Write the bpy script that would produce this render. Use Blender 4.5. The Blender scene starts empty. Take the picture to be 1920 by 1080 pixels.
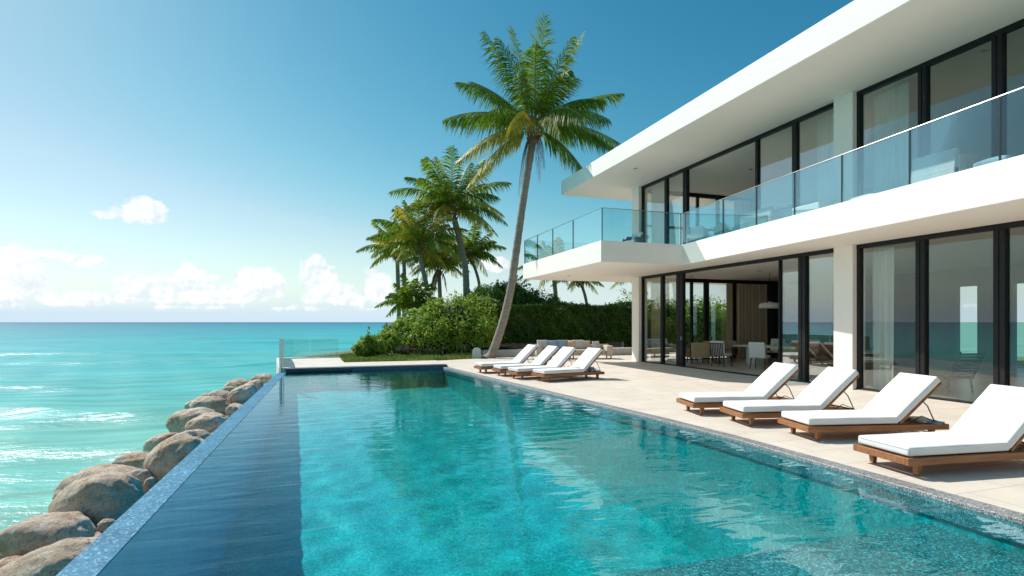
import bpy, bmesh, math, random
import numpy as np
from mathutils import Vector, Matrix, noise
random.seed(7); rng = np.random.default_rng(11)
R = math.radians
SC = bpy.context.scene
C = SC.collection
YAW = math.atan(.335); CT, ST = math.cos(YAW), math.sin(YAW)
EYE = 1.7
# ---------------------------------------------------------------- camera
cd = bpy.data.cameras.new('camera'); cam = bpy.data.objects.new('camera', cd); C.objects.link(cam)
cd.sensor_width = 36; cd.lens = 18.75; cd.shift_y = 64/1920
cd.clip_start = .05; cd.clip_end = 60000
cam.location = (0, 0, EYE); cam.rotation_euler = (R(90), 0, -YAW)
SC.camera = cam
# ---------------------------------------------------------------- light
SUN = Vector((-.62, .80, 1.0)).normalized()
EL = math.asin(SUN.z); AZ = math.atan2(SUN.x, SUN.y)      # clockwise from +Y is positive
sd = bpy.data.lights.new('sun', 'SUN'); sun = bpy.data.objects.new('sun', sd); C.objects.link(sun)
sd.energy = 3.9; sd.angle = R(.55); sd.color = (1, .955, .88)
sun.rotation_euler = SUN.to_track_quat('Z', 'Y').to_euler()
SC.view_settings.view_transform = 'Standard'; SC.view_settings.look = 'None'
SC.view_settings.gamma = 1; SC.view_settings.use_curve_mapping = False
SC.view_settings.exposure = .49
SC.render.engine = 'CYCLES'
SC.cycles.use_denoising = True
SC.cycles.max_bounces = 10; SC.cycles.transparent_max_bounces = 24
SC.cycles.diffuse_bounces = 6; SC.cycles.glossy_bounces = 4
SC.cycles.caustics_reflective = False; SC.cycles.caustics_refractive = False
SC.cycles.sample_clamp_indirect = 6

def pix(px, py):
    u = (px-960)/1000; v = (604-py)/1000
    return (u*CT+ST, -u*ST+CT, v)
def at(px, py, z=None, a=None, b=None, t=None):
    x, y, w = pix(px, py)
    if t is None: t = (z-EYE)/w if z is not None else a/x if a is not None else b/y
    return Vector((x*t, y*t, EYE+w*t))

# ---------------------------------------------------------------- sky
W = bpy.data.worlds.new('World'); SC.world = W; W.use_nodes = True
def build_world():
    nt = W.node_tree; N, L = nt.nodes, nt.links; N.clear()
    out = N.new('ShaderNodeOutputWorld'); bg = N.new('ShaderNodeBackground'); L.new(bg.outputs[0], out.inputs[0])
    sky = N.new('ShaderNodeTexSky'); sky.sky_type = 'NISHITA'; sky.sun_disc = False
    sky.sun_elevation = EL; sky.sun_rotation = AZ
    sky.air_density = 1.0; sky.dust_density = .35; sky.ozone_density = 1.6; sky.altitude = 0
    def M(op, a, b=None, c=None, clamp=False):
        n = N.new('ShaderNodeMath'); n.operation = op; n.use_clamp = clamp
        for i, x in enumerate((a, b, c)):
            if x is None: continue
            if isinstance(x, (int, float)): n.inputs[i].default_value = x
            else: L.new(x, n.inputs[i])
        return n.outputs[0]
    def V(op, a, b):
        n = N.new('ShaderNodeVectorMath'); n.operation = op
        for i, x in enumerate((a, b)):
            if isinstance(x, (tuple, list)): n.inputs[i].default_value = x
            else: L.new(x, n.inputs[i])
        return n.outputs['Value'] if op == 'LENGTH' else n.outputs[0]
    tc = N.new('ShaderNodeTexCoord'); sp = N.new('ShaderNodeSeparateXYZ'); L.new(tc.outputs['Generated'], sp.inputs[0])
    az = M('ARCTAN2', sp.outputs[0], sp.outputs[1]); el = M('ARCSINE', sp.outputs[2])
    cb = N.new('ShaderNodeCombineXYZ'); L.new(az, cb.inputs[0]); L.new(el, cb.inputs[1])
    P = cb.outputs[0]
    def ns(scale, detail, off=(0, 0, 0), rough=.55):
        m = V('ADD', P, off)
        n = N.new('ShaderNodeTexNoise'); n.inputs['Scale'].default_value = scale; n.inputs['Detail'].default_value = detail
        n.inputs['Roughness'].default_value = rough; L.new(m, n.inputs['Vector']); return n.outputs['Fac']
    n1 = ns(24, 8, rough=.62); n2 = ns(24, 8, (-.006, .007, 0), rough=.62)
    puffs = [(262,395,40,18),(234,402,28,12),(286,406,24,10),(203,404,22,7),
      (38,476,26,18),(12,505,42,34),(52,528,40,34),(20,548,60,24),(85,479,32,9),(165,489,32,8),
      (260,543,46,20),(352,508,16,17),(352,534,42,26),(300,552,80,12),
      (458,517,22,14),(492,535,34,24),(440,548,44,15),(400,556,60,10),
      (594,496,15,14),(598,527,32,28),(625,550,50,16),(655,560,40,10),(705,540,24,26),(150,560,80,10),
      (930,495,30,10),(395,520,14,5)]
    d = None
    for (px, py, w, h) in puffs:
        u = (px-960)/1000; v = (604-py)/1000
        a0 = math.atan(u)+YAW; e0 = math.atan(v*math.cos(math.atan(u)))
        kw = math.cos(math.atan(u))**2
        dd = V('LENGTH', V('MULTIPLY', V('SUBTRACT', P, (a0, e0, 0)), (1000/(w*kw*1.35), 1000/(h*math.cos(math.atan(u))*1.45), 0)), (0, 0, 0))
        d = dd if d is None else M('MINIMUM', d, dd)
    # a generic far bank all round, below two degrees
    el2 = M('MULTIPLY', M('ABSOLUTE', M('SUBTRACT', el, .024)), 44)
    bank = M('ADD', el2, M('MULTIPLY', ns(7, 3, (3, 0, 0)), 1.3))
    d = M('MINIMUM', d, M('ADD', bank, .34))
    D = M('ADD', M('SUBTRACT', 1, d), M('MULTIPLY', M('SUBTRACT', n1, .5), 2.1))
    al = M('MULTIPLY', D, 3.4, clamp=True)
    al = M('MULTIPLY', al, M('MULTIPLY', M('ADD', el, .001), 90, clamp=True))
    low = M('MULTIPLY', M('SUBTRACT', .14, el), 8, clamp=True)
    al = M('MULTIPLY', al, .86)
    sh = M('ADD', .60, M('MULTIPLY', M('SUBTRACT', n1, n2), 5.5), clamp=True)
    shade = N.new('ShaderNodeMix'); shade.data_type = 'RGBA'; L.new(sh, shade.inputs[0])
    shade.inputs[6].default_value = (6.6, 7.2, 7.9, 1); shade.inputs[7].default_value = (9.0, 9.0, 8.9, 1)
    # horizon whitening over the sea
    hz = M('POWER', M('SUBTRACT', 1, M('MULTIPLY', M('MAXIMUM', el, 0), 5.2, clamp=True)), 2.6)
    mh = N.new('ShaderNodeMix'); mh.data_type = 'RGBA'; L.new(M('MULTIPLY', hz, 1.2, clamp=True), mh.inputs[0])
    sc_ = N.new('ShaderNodeSeparateColor'); L.new(sky.outputs[0], sc_.inputs[0]); cc_ = N.new('ShaderNodeCombineColor')
    L.new(M('MINIMUM', sc_.outputs[0], M('MULTIPLY', M('POWER', M('DIVIDE', sc_.outputs[0], 4.3), 2.25), 4.3)), cc_.inputs[0])
    L.new(M('MINIMUM', M('MULTIPLY', sc_.outputs[1], 1.03), M('MULTIPLY', M('POWER', M('DIVIDE', sc_.outputs[1], 5.0), 1.25), 5.2)), cc_.inputs[1]); L.new(M('MULTIPLY', sc_.outputs[2], .89), cc_.inputs[2])
    hs = N.new('ShaderNodeHueSaturation'); hs.inputs['Saturation'].default_value = 1.0; hs.inputs['Hue'].default_value = .497
    hs.inputs['Value'].default_value = 1.0; L.new(cc_.outputs[0], hs.inputs['Color'])
    L.new(hs.outputs[0], mh.inputs[6]); mh.inputs[7].default_value = (5.4, 6.7, 7.7, 1)
    mx = N.new('ShaderNodeMix'); mx.data_type = 'RGBA'; L.new(al, mx.inputs[0])
    L.new(mh.outputs[2], mx.inputs[6]); L.new(shade.outputs[2], mx.inputs[7])
    L.new(mx.outputs[2], bg.inputs[0]); bg.inputs[1].default_value = .088
build_world()

# ---------------------------------------------------------------- materials
def mat(name):
    m = bpy.data.materials.new(name); m.use_nodes = True; m.node_tree.nodes.clear()
    return m, m.node_tree.nodes, m.node_tree.links
def rgba(c): return (c[0], c[1], c[2], 1)
def pbr(name, col, rough=.6, col2=None, scale=5, detail=5, bump=0, bscale=None, spec=.5, metal=0, lo=.35, hi=.65, stretch=(1, 1, 1), trans=0, island=0, coat=0, sheen=0):
    m, N, L = mat(name)
    out = N.new('ShaderNodeOutputMaterial'); p = N.new('ShaderNodeBsdfPrincipled')
    p.inputs['Roughness'].default_value = rough; p.inputs['Metallic'].default_value = metal
    p.inputs['Specular IOR Level'].default_value = spec; p.inputs['Coat Weight'].default_value = coat
    p.inputs['Sheen Weight'].default_value = sheen
    p.inputs['Base Color'].default_value = rgba(col)
    tc = N.new('ShaderNodeTexCoord'); mp = N.new('ShaderNodeMapping'); L.new(tc.outputs['Object'], mp.inputs[0]); mp.inputs['Scale'].default_value = stretch
    csock = None
    if col2 is not None:
        n = N.new('ShaderNodeTexNoise'); n.inputs['Scale'].default_value = scale; n.inputs['Detail'].default_value = detail; n.inputs['Roughness'].default_value = .6
        L.new(mp.outputs[0], n.inputs[0])
        r = N.new('ShaderNodeValToRGB'); r.color_ramp.elements[0].position = lo; r.color_ramp.elements[1].position = hi
        r.color_ramp.elements[0].color = rgba(col); r.color_ramp.elements[1].color = rgba(col2); L.new(n.outputs['Fac'], r.inputs[0]); csock = r.outputs[0]
    if island:
        g = N.new('ShaderNodeNewGeometry'); h = N.new('ShaderNodeHueSaturation')
        mr = N.new('ShaderNodeMapRange'); mr.inputs[3].default_value = 1-island; mr.inputs[4].default_value = 1+island
        L.new(g.outputs['Random Per Island'], mr.inputs[0]); L.new(mr.outputs[0], h.inputs['Value'])
        mr2 = N.new('ShaderNodeMapRange'); mr2.inputs[3].default_value = .485; mr2.inputs[4].default_value = .51
        ml = N.new('ShaderNodeMath'); ml.operation = 'MULTIPLY'; ml.inputs[1].default_value = 7.3; L.new(g.outputs['Random Per Island'], ml.inputs[0])
        fr = N.new('ShaderNodeMath'); fr.operation = 'FRACT'; L.new(ml.outputs[0], fr.inputs[0]); L.new(fr.outputs[0], mr2.inputs[0]); L.new(mr2.outputs[0], h.inputs['Hue'])
        if csock: L.new(csock, h.inputs['Color'])
        else: h.inputs['Color'].default_value = rgba(col)
        csock = h.outputs[0]
    if csock: L.new(csock, p.inputs['Base Color'])
    if bump:
        n2 = N.new('ShaderNodeTexNoise'); n2.inputs['Scale'].default_value = bscale or scale; n2.inputs['Detail'].default_value = 6
        L.new(mp.outputs[0], n2.inputs[0]); b = N.new('ShaderNodeBump'); b.inputs['Strength'].default_value = bump; b.inputs['Distance'].default_value = .02
        L.new(n2.outputs['Fac'], b.inputs['Height']); L.new(b.outputs[0], p.inputs['Normal'])
    sh = p.outputs[0]
    if trans:
        t = N.new('ShaderNodeBsdfTranslucent'); t.inputs[0].default_value = rgba(col)
        if csock: L.new(csock, t.inputs[0])
        mx = N.new('ShaderNodeMixShader'); mx.inputs[0].default_value = trans; L.new(p.outputs[0], mx.inputs[1]); L.new(t.outputs[0], mx.inputs[2]); sh = mx.outputs[0]
    L.new(sh, out.inputs[0]); return m

def glass_mat(name, tint, refl=1.0, base=.03, gcol=(1, 1, 1)):
    m, N, L = mat(name)
    out = N.new('ShaderNodeOutputMaterial'); tr = N.new('ShaderNodeBsdfTransparent'); tr.inputs[0].default_value = rgba(tint)
    gl = N.new('ShaderNodeBsdfGlossy'); gl.inputs['Roughness'].default_value = 0.0; gl.inputs[0].default_value = rgba(gcol)
    fr = N.new('ShaderNodeFresnel'); fr.inputs[0].default_value = 1.5
    g = N.new('ShaderNodeNewGeometry')
    # same Fresnel on both faces of the pane
    mm = N.new('ShaderNodeMath'); mm.operation = 'MULTIPLY_ADD'; mm.use_clamp = True; mm.inputs[1].default_value = refl; mm.inputs[2].default_value = base
    lw = N.new('ShaderNodeLayerWeight'); lw.inputs[0].default_value = .35
    L.new(lw.outputs['Fresnel'], mm.inputs[0])
    mx = N.new('ShaderNodeMixShader'); L.new(mm.outputs[0], mx.inputs[0]); L.new(tr.outputs[0], mx.inputs[1]); L.new(gl.outputs[0], mx.inputs[2])
    L.new(mx.outputs[0], out.inputs[0]); return m

def tiles_mat(name, c1, c2, joint, sx, sy, jw=.004, rough=.55):
    m, N, L = mat(name)
    out = N.new('ShaderNodeOutputMaterial'); p = N.new('ShaderNodeBsdfPrincipled'); p.inputs['Roughness'].default_value = rough
    tc = N.new('ShaderNodeTexCoord'); br = N.new('ShaderNodeTexBrick'); L.new(tc.outputs['Object'], br.inputs[0])
    br.offset = .5; br.inputs['Scale'].default_value = 1; br.inputs['Brick Width'].default_value = sx; br.inputs['Row Height'].default_value = sy
    br.inputs['Mortar Size'].default_value = jw; br.inputs['Mortar Smooth'].default_value = .3
    br.inputs['Color1'].default_value = rgba(c1); br.inputs['Color2'].default_value = rgba(c2); br.inputs['Mortar'].default_value = rgba(joint)
    n = N.new('ShaderNodeTexNoise'); n.inputs['Scale'].default_value = 1.3; n.inputs['Detail'].default_value = 9; n.inputs['Roughness'].default_value = .7; L.new(tc.outputs['Object'], n.inputs[0])
    mr = N.new('ShaderNodeMapRange'); mr.inputs[1].default_value = .3; mr.inputs[2].default_value = .7; mr.inputs[3].default_value = .86; mr.inputs[4].default_value = 1.08; L.new(n.outputs['Fac'], mr.inputs[0])
    mx = N.new('ShaderNodeMix'); mx.data_type = 'RGBA'; mx.blend_type = 'MULTIPLY'; mx.inputs[0].default_value = 1
    L.new(br.outputs[0], mx.inputs[6]); L.new(mr.outputs[0], mx.inputs[7]); L.new(mx.outputs[2], p.inputs['Base Color'])
    b = N.new('ShaderNodeBump'); b.inputs['Strength'].default_value = .25; b.inputs['Distance'].default_value = .004; b.invert = True
    L.new(br.outputs['Fac'], b.inputs['Height']); L.new(b.outputs[0], p.inputs['Normal'])
    L.new(p.outputs[0], out.inputs[0]); return m

def speckle_mat(name, cols, scale=90, rough=.35, bump=.15, tint_noise=None, glint=0):
    m, N, L = mat(name)
    out = N.new('ShaderNodeOutputMaterial'); p = N.new('ShaderNodeBsdfPrincipled'); p.inputs['Roughness'].default_value = rough
    tc = N.new('ShaderNodeTexCoord'); v = N.new('ShaderNodeTexVoronoi'); v.inputs['Scale'].default_value = scale; L.new(tc.outputs['Object'], v.inputs[0])
    sp = N.new('ShaderNodeSeparateColor'); L.new(v.outputs['Color'], sp.inputs[0])
    r = N.new('ShaderNodeValToRGB'); r.color_ramp.elements.remove(r.color_ramp.elements[1])
    for i, (pos, c) in enumerate(cols):
        e = r.color_ramp.elements[0] if i == 0 else r.color_ramp.elements.new(pos)
        e.position = pos; e.color = rgba(c)
    L.new(sp.outputs[0], r.inputs[0])
    n = N.new('ShaderNodeTexNoise'); n.inputs['Scale'].default_value = 1.6; n.inputs['Detail'].default_value = 7; n.inputs['Roughness'].default_value = .7; L.new(tc.outputs['Object'], n.inputs[0])
    mr = N.new('ShaderNodeMapRange'); mr.inputs[1].default_value = .3; mr.inputs[2].default_value = .7; mr.inputs[3].default_value = .78; mr.inputs[4].default_value = 1.2; L.new(n.outputs['Fac'], mr.inputs[0])
    mx = N.new('ShaderNodeMix'); mx.data_type = 'RGBA'; mx.blend_type = 'MULTIPLY'; mx.inputs[0].default_value = 1
    L.new(r.outputs[0], mx.inputs[6]); L.new(mr.outputs[0], mx.inputs[7]); L.new(mx.outputs[2], p.inputs['Base Color'])
    if bump:
        b = N.new('ShaderNodeBump'); b.inputs['Strength'].default_value = bump; b.inputs['Distance'].default_value = .003
        L.new(sp.outputs[1], b.inputs['Height']); L.new(b.outputs[0], p.inputs['Normal'])
    L.new(p.outputs[0], out.inputs[0]); return m

def wood_mat(name, c1, c2, axis=0, rough=.45):
    m, N, L = mat(name)
    out = N.new('ShaderNodeOutputMaterial'); p = N.new('ShaderNodeBsdfPrincipled'); p.inputs['Roughness'].default_value = rough
    tc = N.new('ShaderNodeTexCoord'); mp = N.new('ShaderNodeMapping'); L.new(tc.outputs['Object'], mp.inputs[0])
    s = [26, 26, 26]; s[axis] = 1.6; mp.inputs['Scale'].default_value = s
    n = N.new('ShaderNodeTexNoise'); n.inputs['Scale'].default_value = 1; n.inputs['Detail'].default_value = 6; n.inputs['Distortion'].default_value = .5; L.new(mp.outputs[0], n.inputs[0])
    r = N.new('ShaderNodeValToRGB'); r.color_ramp.elements[0].position = .3; r.color_ramp.elements[1].position = .72
    r.color_ramp.elements[0].color = rgba(c1); r.color_ramp.elements[1].color = rgba(c2); L.new(n.outputs['Fac'], r.inputs[0]); L.new(r.outputs[0], p.inputs['Base Color'])
    b = N.new('ShaderNodeBump'); b.inputs['Strength'].default_value = .15; b.inputs['Distance'].default_value = .003; L.new(n.outputs['Fac'], b.inputs['Height']); L.new(b.outputs[0], p.inputs['Normal'])
    L.new(p.outputs[0], out.inputs[0]); return m

M_ = {}
M_['plaster'] = pbr('white_render', (.92, .855, .785), .75, (.89, .83, .76), 1.2, 8, bump=.06, bscale=60, lo=.3, hi=.7)
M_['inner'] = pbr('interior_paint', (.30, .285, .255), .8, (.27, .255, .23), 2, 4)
M_['darkwall'] = pbr('dark_panel', (.012, .012, .014), .5, (.02, .019, .018), 3, 4)
M_['frame'] = pbr('dark_bronze_metal', (.014, .014, .016), .42, (.02, .019, .02), 6, 4, spec=.2)
M_['steel'] = pbr('brushed_steel', (.62, .64, .66), .22, (.5, .52, .54), 30, 3, metal=1)
M_['glass'] = glass_mat('window_glass', (.93, .94, .925), .46, .015)
M_['rglass'] = glass_mat('balustrade_glass', (.84, .945, .955), .5, .015, (.9, .98, 1))
M_['fglass'] = glass_mat('fence_glass', (.82, .92, .90), .8, .02)
M_['deck'] = tiles_mat('travertine_deck', (.71, .63, .54), (.75, .67, .58), (.50, .43, .35), 1.2, .6, .006)
M_['floor'] = tiles_mat('interior_stone_floor', (.64, .57, .48), (.67, .60, .51), (.46, .41, .35), .9, .9, rough=.3)
M_['granite'] = speckle_mat('grey_granite_coping', [(0, (.05, .055, .06)), (.35, (.17, .18, .185)), (.7, (.30, .31, .31)), (.93, (.52, .53, .52))], 110, .45)
M_['shelf'] = speckle_mat('granite_mosaic_under_water', [(0, (.05, .055, .05)), (.4, (.15, .16, .15)), (.8, (.26, .27, .25)), (.95, (.58, .60, .56))], 80, .5)
M_['mosaic'] = speckle_mat('turquoise_mosaic', [(0, (.0, .25, .225)), (.35, (.008, .335, .30)), (.75, (.02, .415, .37)), (.95, (.09, .54, .49))], 42, .5, .05)
M_['bluemosaic'] = speckle_mat('blue_mosaic_wall', [(0, (.015, .26, .52)), (.5, (.02, .31, .60)), (.9, (.04, .37, .68))], 45, .4, .05)
M_['weir'] = speckle_mat('pale_blue_mosaic_rim', [(0, (.02, .13, .23)), (.45, (.04, .19, .32)), (.85, (.08, .26, .40)), (.97, (.22, .42, .54))], 60, .5, .08)
M_['slate'] = pbr('slate_blue_tiles', (.035, .065, .10), .5, (.05, .09, .13), 9, 4)
M_['teak'] = wood_mat('oiled_teak', (.21, .075, .022), (.40, .165, .055), 0)
M_['teaky'] = wood_mat('oiled_teak_cross', (.21, .075, .022), (.40, .165, .055), 1)
M_['walnut'] = wood_mat('dark_walnut', (.06, .018, .008), (.13, .042, .018), 2)
M_['canvas'] = pbr('white_canvas', (.80, .80, .79), .85, (.76, .76, .755), 2.5, 6, bump=.35, bscale=5, sheen=.2)
M_['linen'] = pbr('beige_linen', (.47, .40, .32), .9, (.53, .46, .38), 8, 4, bump=.2, bscale=120)
M_['bluecloth'] = pbr('dusty_blue_cloth', (.24, .33, .43), .9, (.30, .39, .49), 7, 4, bump=.2, bscale=20)
M_['greycloth'] = pbr('pale_grey_cloth', (.50, .50, .50), .9, (.58, .58, .58), 6, 4, bump=.2, bscale=20)
M_['tan'] = pbr('tan_leather', (.55, .38, .22), .6, (.62, .44, .27), 5, 4)
M_['whitefab'] = pbr('white_upholstery', (.80, .79, .76), .85, (.84, .83, .80), 5, 4)
M_['curtain'] = pbr('taupe_curtain', (.60, .48, .35), .9, (.68, .56, .42), 3, 3, stretch=(8, 8, .5), trans=.25)
M_['sheer'] = pbr('sheer_white_curtain', (.86, .90, .85), .9, (.90, .93, .89), 3, 3, stretch=(8, 8, .5), trans=.3)
M_['black'] = pbr('black_metal', (.01, .01, .011), .4, (.016, .016, .017), 8, 3)
M_['rock'] = None
M_['bark'] = pbr('palm_bark', (.20, .165, .13), .9, (.35, .30, .25), 3.0, 8, bump=.8, bscale=9, stretch=(1, 1, 7))
M_['barkbrown'] = pbr('fibrous_palm_boots', (.16, .075, .03), .9, (.30, .17, .08), 6, 6, bump=.6)
M_['frond'] = pbr('palm_leaf_green', (.095, .185, .012), .5, (.22, .31, .025), .8, 3, trans=.45, island=.35, spec=.25)
M_['frondy'] = pbr('palm_leaf_yellow', (.30, .31, .02), .5, (.52, .42, .045), .8, 3, trans=.35, island=.25)
M_['frondd'] = pbr('palm_leaf_dead', (.30, .19, .11), .8, (.20, .13, .08), 2, 3, trans=.15, island=.35)
M_['rachis'] = pbr('palm_stalk', (.22, .24, .06), .5, (.33, .27, .09), 3, 3)
M_['leafbright'] = pbr('seagrape_leaf', (.19, .33, .03), .5, (.36, .48, .07), 1.1, 4, trans=.4, island=.4, spec=.25)
M_['leafmid'] = pbr('hedge_leaf', (.06, .15, .018), .5, (.12, .24, .03), 1.0, 4, trans=.32, island=.4, spec=.25)
M_['leafdark'] = pbr('dense_hedge_leaf', (.035, .09, .012), .5, (.075, .16, .02), 1.0, 4, trans=.28, island=.4, spec=.25)
M_['core'] = pbr('foliage_shade', (.02, .035, .01), .9, (.035, .05, .015), 3, 4)  # hull colour with the shade inside the foliage painted in
M_['grass'] = pbr('coastal_grass', (.13, .22, .035), .55, (.26, .32, .07), .9, 4, trans=.3, island=.35)
M_['soil'] = pbr('sandy_soil', (.16, .13, .085), .95, (.22, .19, .12), 2, 7, bump=.5)
M_['ground'] = pbr('garden_ground', (.10, .13, .04), .95, (.17, .18, .08), .3, 7, bump=.5)
M_['concrete'] = pbr('pale_concrete', (.42, .42, .41), .8, (.50, .50, .49), 3, 6, bump=.2)
M_['mesh'] = glass_mat('smoky_fence_glass', (.42, .46, .42), .35, .03)
M_['paper'] = pbr('paper_cover', (.70, .68, .64), .6, (.6, .58, .55), 9, 3)
M_['lampwhite'] = pbr('white_enamel', (.72, .70, .65), .4, (.70, .68, .63), 3, 2)
M_['wicker'] = pbr('grey_wicker', (.10, .11, .12), .6, (.24, .26, .28), 60, 2, bump=.4)

def rock_mat():
    m, N, L = mat('weathered_granite')
    out = N.new('ShaderNodeOutputMaterial'); p = N.new('ShaderNodeBsdfPrincipled'); p.inputs['Roughness'].default_value = .85
    tc = N.new('ShaderNodeTexCoord'); ob = N.new('ShaderNodeObjectInfo')
    ad = N.new('ShaderNodeVectorMath'); ad.operation = 'MULTIPLY_ADD'; L.new(tc.outputs['Object'], ad.inputs[0]); ad.inputs[1].default_value = (1, 1, 1)
    sc = N.new('ShaderNodeVectorMath'); sc.operation = 'SCALE'; sc.inputs[0].default_value = (9, 7, 5); L.new(ob.outputs['Random'], sc.inputs['Scale']); L.new(sc.outputs[0], ad.inputs[2])
    def ns(s, d, r=.6):
        n = N.new('ShaderNodeTexNoise'); n.inputs['Scale'].default_value = s; n.inputs['Detail'].default_value = d; n.inputs['Roughness'].default_value = r; L.new(ad.outputs[0], n.inputs[0]); return n.outputs['Fac']
    big = N.new('ShaderNodeValToRGB'); big.color_ramp.elements[0].position = .36; big.color_ramp.elements[1].position = .62
    big.color_ramp.elements[0].color = (.47, .31, .19, 1); big.color_ramp.elements[1].color = (.72, .60, .49, 1); L.new(ns(2.2, 8, .65), big.inputs[0])
    fine = N.new('ShaderNodeMapRange'); fine.inputs[1].default_value = .3; fine.inputs[2].default_value = .7; fine.inputs[3].default_value = .48; fine.inputs[4].default_value = 1.5; L.new(ns(38, 6, .85), fine.inputs[0])
    mx = N.new('ShaderNodeMix'); mx.data_type = 'RGBA'; mx.blend_type = 'MULTIPLY'; mx.inputs[0].default_value = 1; L.new(big.outputs[0], mx.inputs[6]); L.new(fine.outputs[0], mx.inputs[7])
    pit = N.new('ShaderNodeValToRGB'); pit.color_ramp.elements[0].position = .36; pit.color_ramp.elements[1].position = .46; L.new(ns(9, 7, .7), pit.inputs[0])
    pit.color_ramp.elements[0].color = (.62, .60, .58, 1); pit.color_ramp.elements[1].color = (1, 1, 1, 1)
    m2 = N.new('ShaderNodeMix'); m2.data_type = 'RGBA'; m2.blend_type = 'MULTIPLY'; m2.inputs[0].default_value = 1; L.new(mx.outputs[2], m2.inputs[6]); L.new(pit.outputs[0], m2.inputs[7])
    ge = N.new('ShaderNodeNewGeometry'); sz = N.new('ShaderNodeSeparateXYZ'); L.new(ge.outputs['Position'], sz.inputs[0])
    wa = N.new('ShaderNodeMath'); wa.operation = 'MULTIPLY_ADD'; wa.inputs[1].default_value = .35; L.new(ns(3, 4), wa.inputs[0]); L.new(sz.outputs[2], wa.inputs[2])
    wr = N.new('ShaderNodeMapRange'); wr.inputs[1].default_value = -1.22; wr.inputs[2].default_value = -1.10; wr.inputs[3].default_value = .38; wr.inputs[4].default_value = 1; L.new(wa.outputs[0], wr.inputs[0])
    m3 = N.new('ShaderNodeMix'); m3.data_type = 'RGBA'; m3.blend_type = 'MULTIPLY'; m3.inputs[0].default_value = 1; L.new(m2.outputs[2], m3.inputs[6]); L.new(wr.outputs[0], m3.inputs[7])
    L.new(m3.outputs[2], p.inputs['Base Color'])
    rr = N.new('ShaderNodeMapRange'); rr.inputs[1].default_value = -1.22; rr.inputs[2].default_value = -1.10; rr.inputs[3].default_value = .25; rr.inputs[4].default_value = .85; L.new(wa.outputs[0], rr.inputs[0]); L.new(rr.outputs[0], p.inputs['Roughness'])
    b = N.new('ShaderNodeBump'); b.inputs['Strength'].default_value = 1; b.inputs['Distance'].default_value = .05; L.new(ns(11, 10, .75), b.inputs['Height'])
    L.new(b.outputs[0], p.inputs['Normal']); L.new(p.outputs[0], out.inputs[0]); return m
M_['rock'] = rock_mat()

for n_ in M_['weir'].node_tree.nodes:
    if n_.type == 'BSDF_PRINCIPLED': n_.inputs['Specular IOR Level'].default_value = .12

def pool_water_mat():
    m, N, L = mat('clear_pool_water')
    out = N.new('ShaderNodeOutputMaterial'); tr = N.new('ShaderNodeBsdfTransparent'); tr.inputs[0].default_value = (.32, .90, .98, 1)
    gl = N.new('ShaderNodeBsdfGlossy'); gl.inputs['Roughness'].default_value = .015; gl.inputs[0].default_value = (.78, .93, 1, 1)
    tc = N.new('ShaderNodeTexCoord'); mp = N.new('ShaderNodeMapping'); mp.inputs['Rotation'].default_value = (0, 0, YAW); mp.inputs['Scale'].default_value = (1.0, 2.6, 1); L.new(tc.outputs['Object'], mp.inputs[0])
    n = N.new('ShaderNodeTexNoise'); n.inputs['Scale'].default_value = 1.3; n.inputs['Detail'].default_value = 2.5; n.inputs['Roughness'].default_value = .5; n.inputs['Distortion'].default_value = .6; L.new(mp.outputs[0], n.inputs[0])
    b = N.new('ShaderNodeBump'); b.inputs['Strength'].default_value = 1; b.inputs['Distance'].default_value = .009; L.new(n.outputs['Fac'], b.inputs['Height'])
    fr = N.new('ShaderNodeFresnel'); L.new(b.outputs[0], fr.inputs['Normal']); L.new(b.outputs[0], gl.inputs['Normal'])
    g = N.new('ShaderNodeNewGeometry'); io = N.new('ShaderNodeMapRange'); io.inputs[3].default_value = 1.48; io.inputs[4].default_value = 1/1.48   # same Fresnel from above and below
    L.new(g.outputs['Backfacing'], io.inputs[0]); L.new(io.outputs[0], fr.inputs[0])
    mx = N.new('ShaderNodeMixShader'); L.new(fr.outputs[0], mx.inputs[0]); L.new(tr.outputs[0], mx.inputs[1]); L.new(gl.outputs[0], mx.inputs[2])
    L.new(mx.outputs[0], out.inputs[0]); return m
M_['water'] = pool_water_mat()

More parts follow.
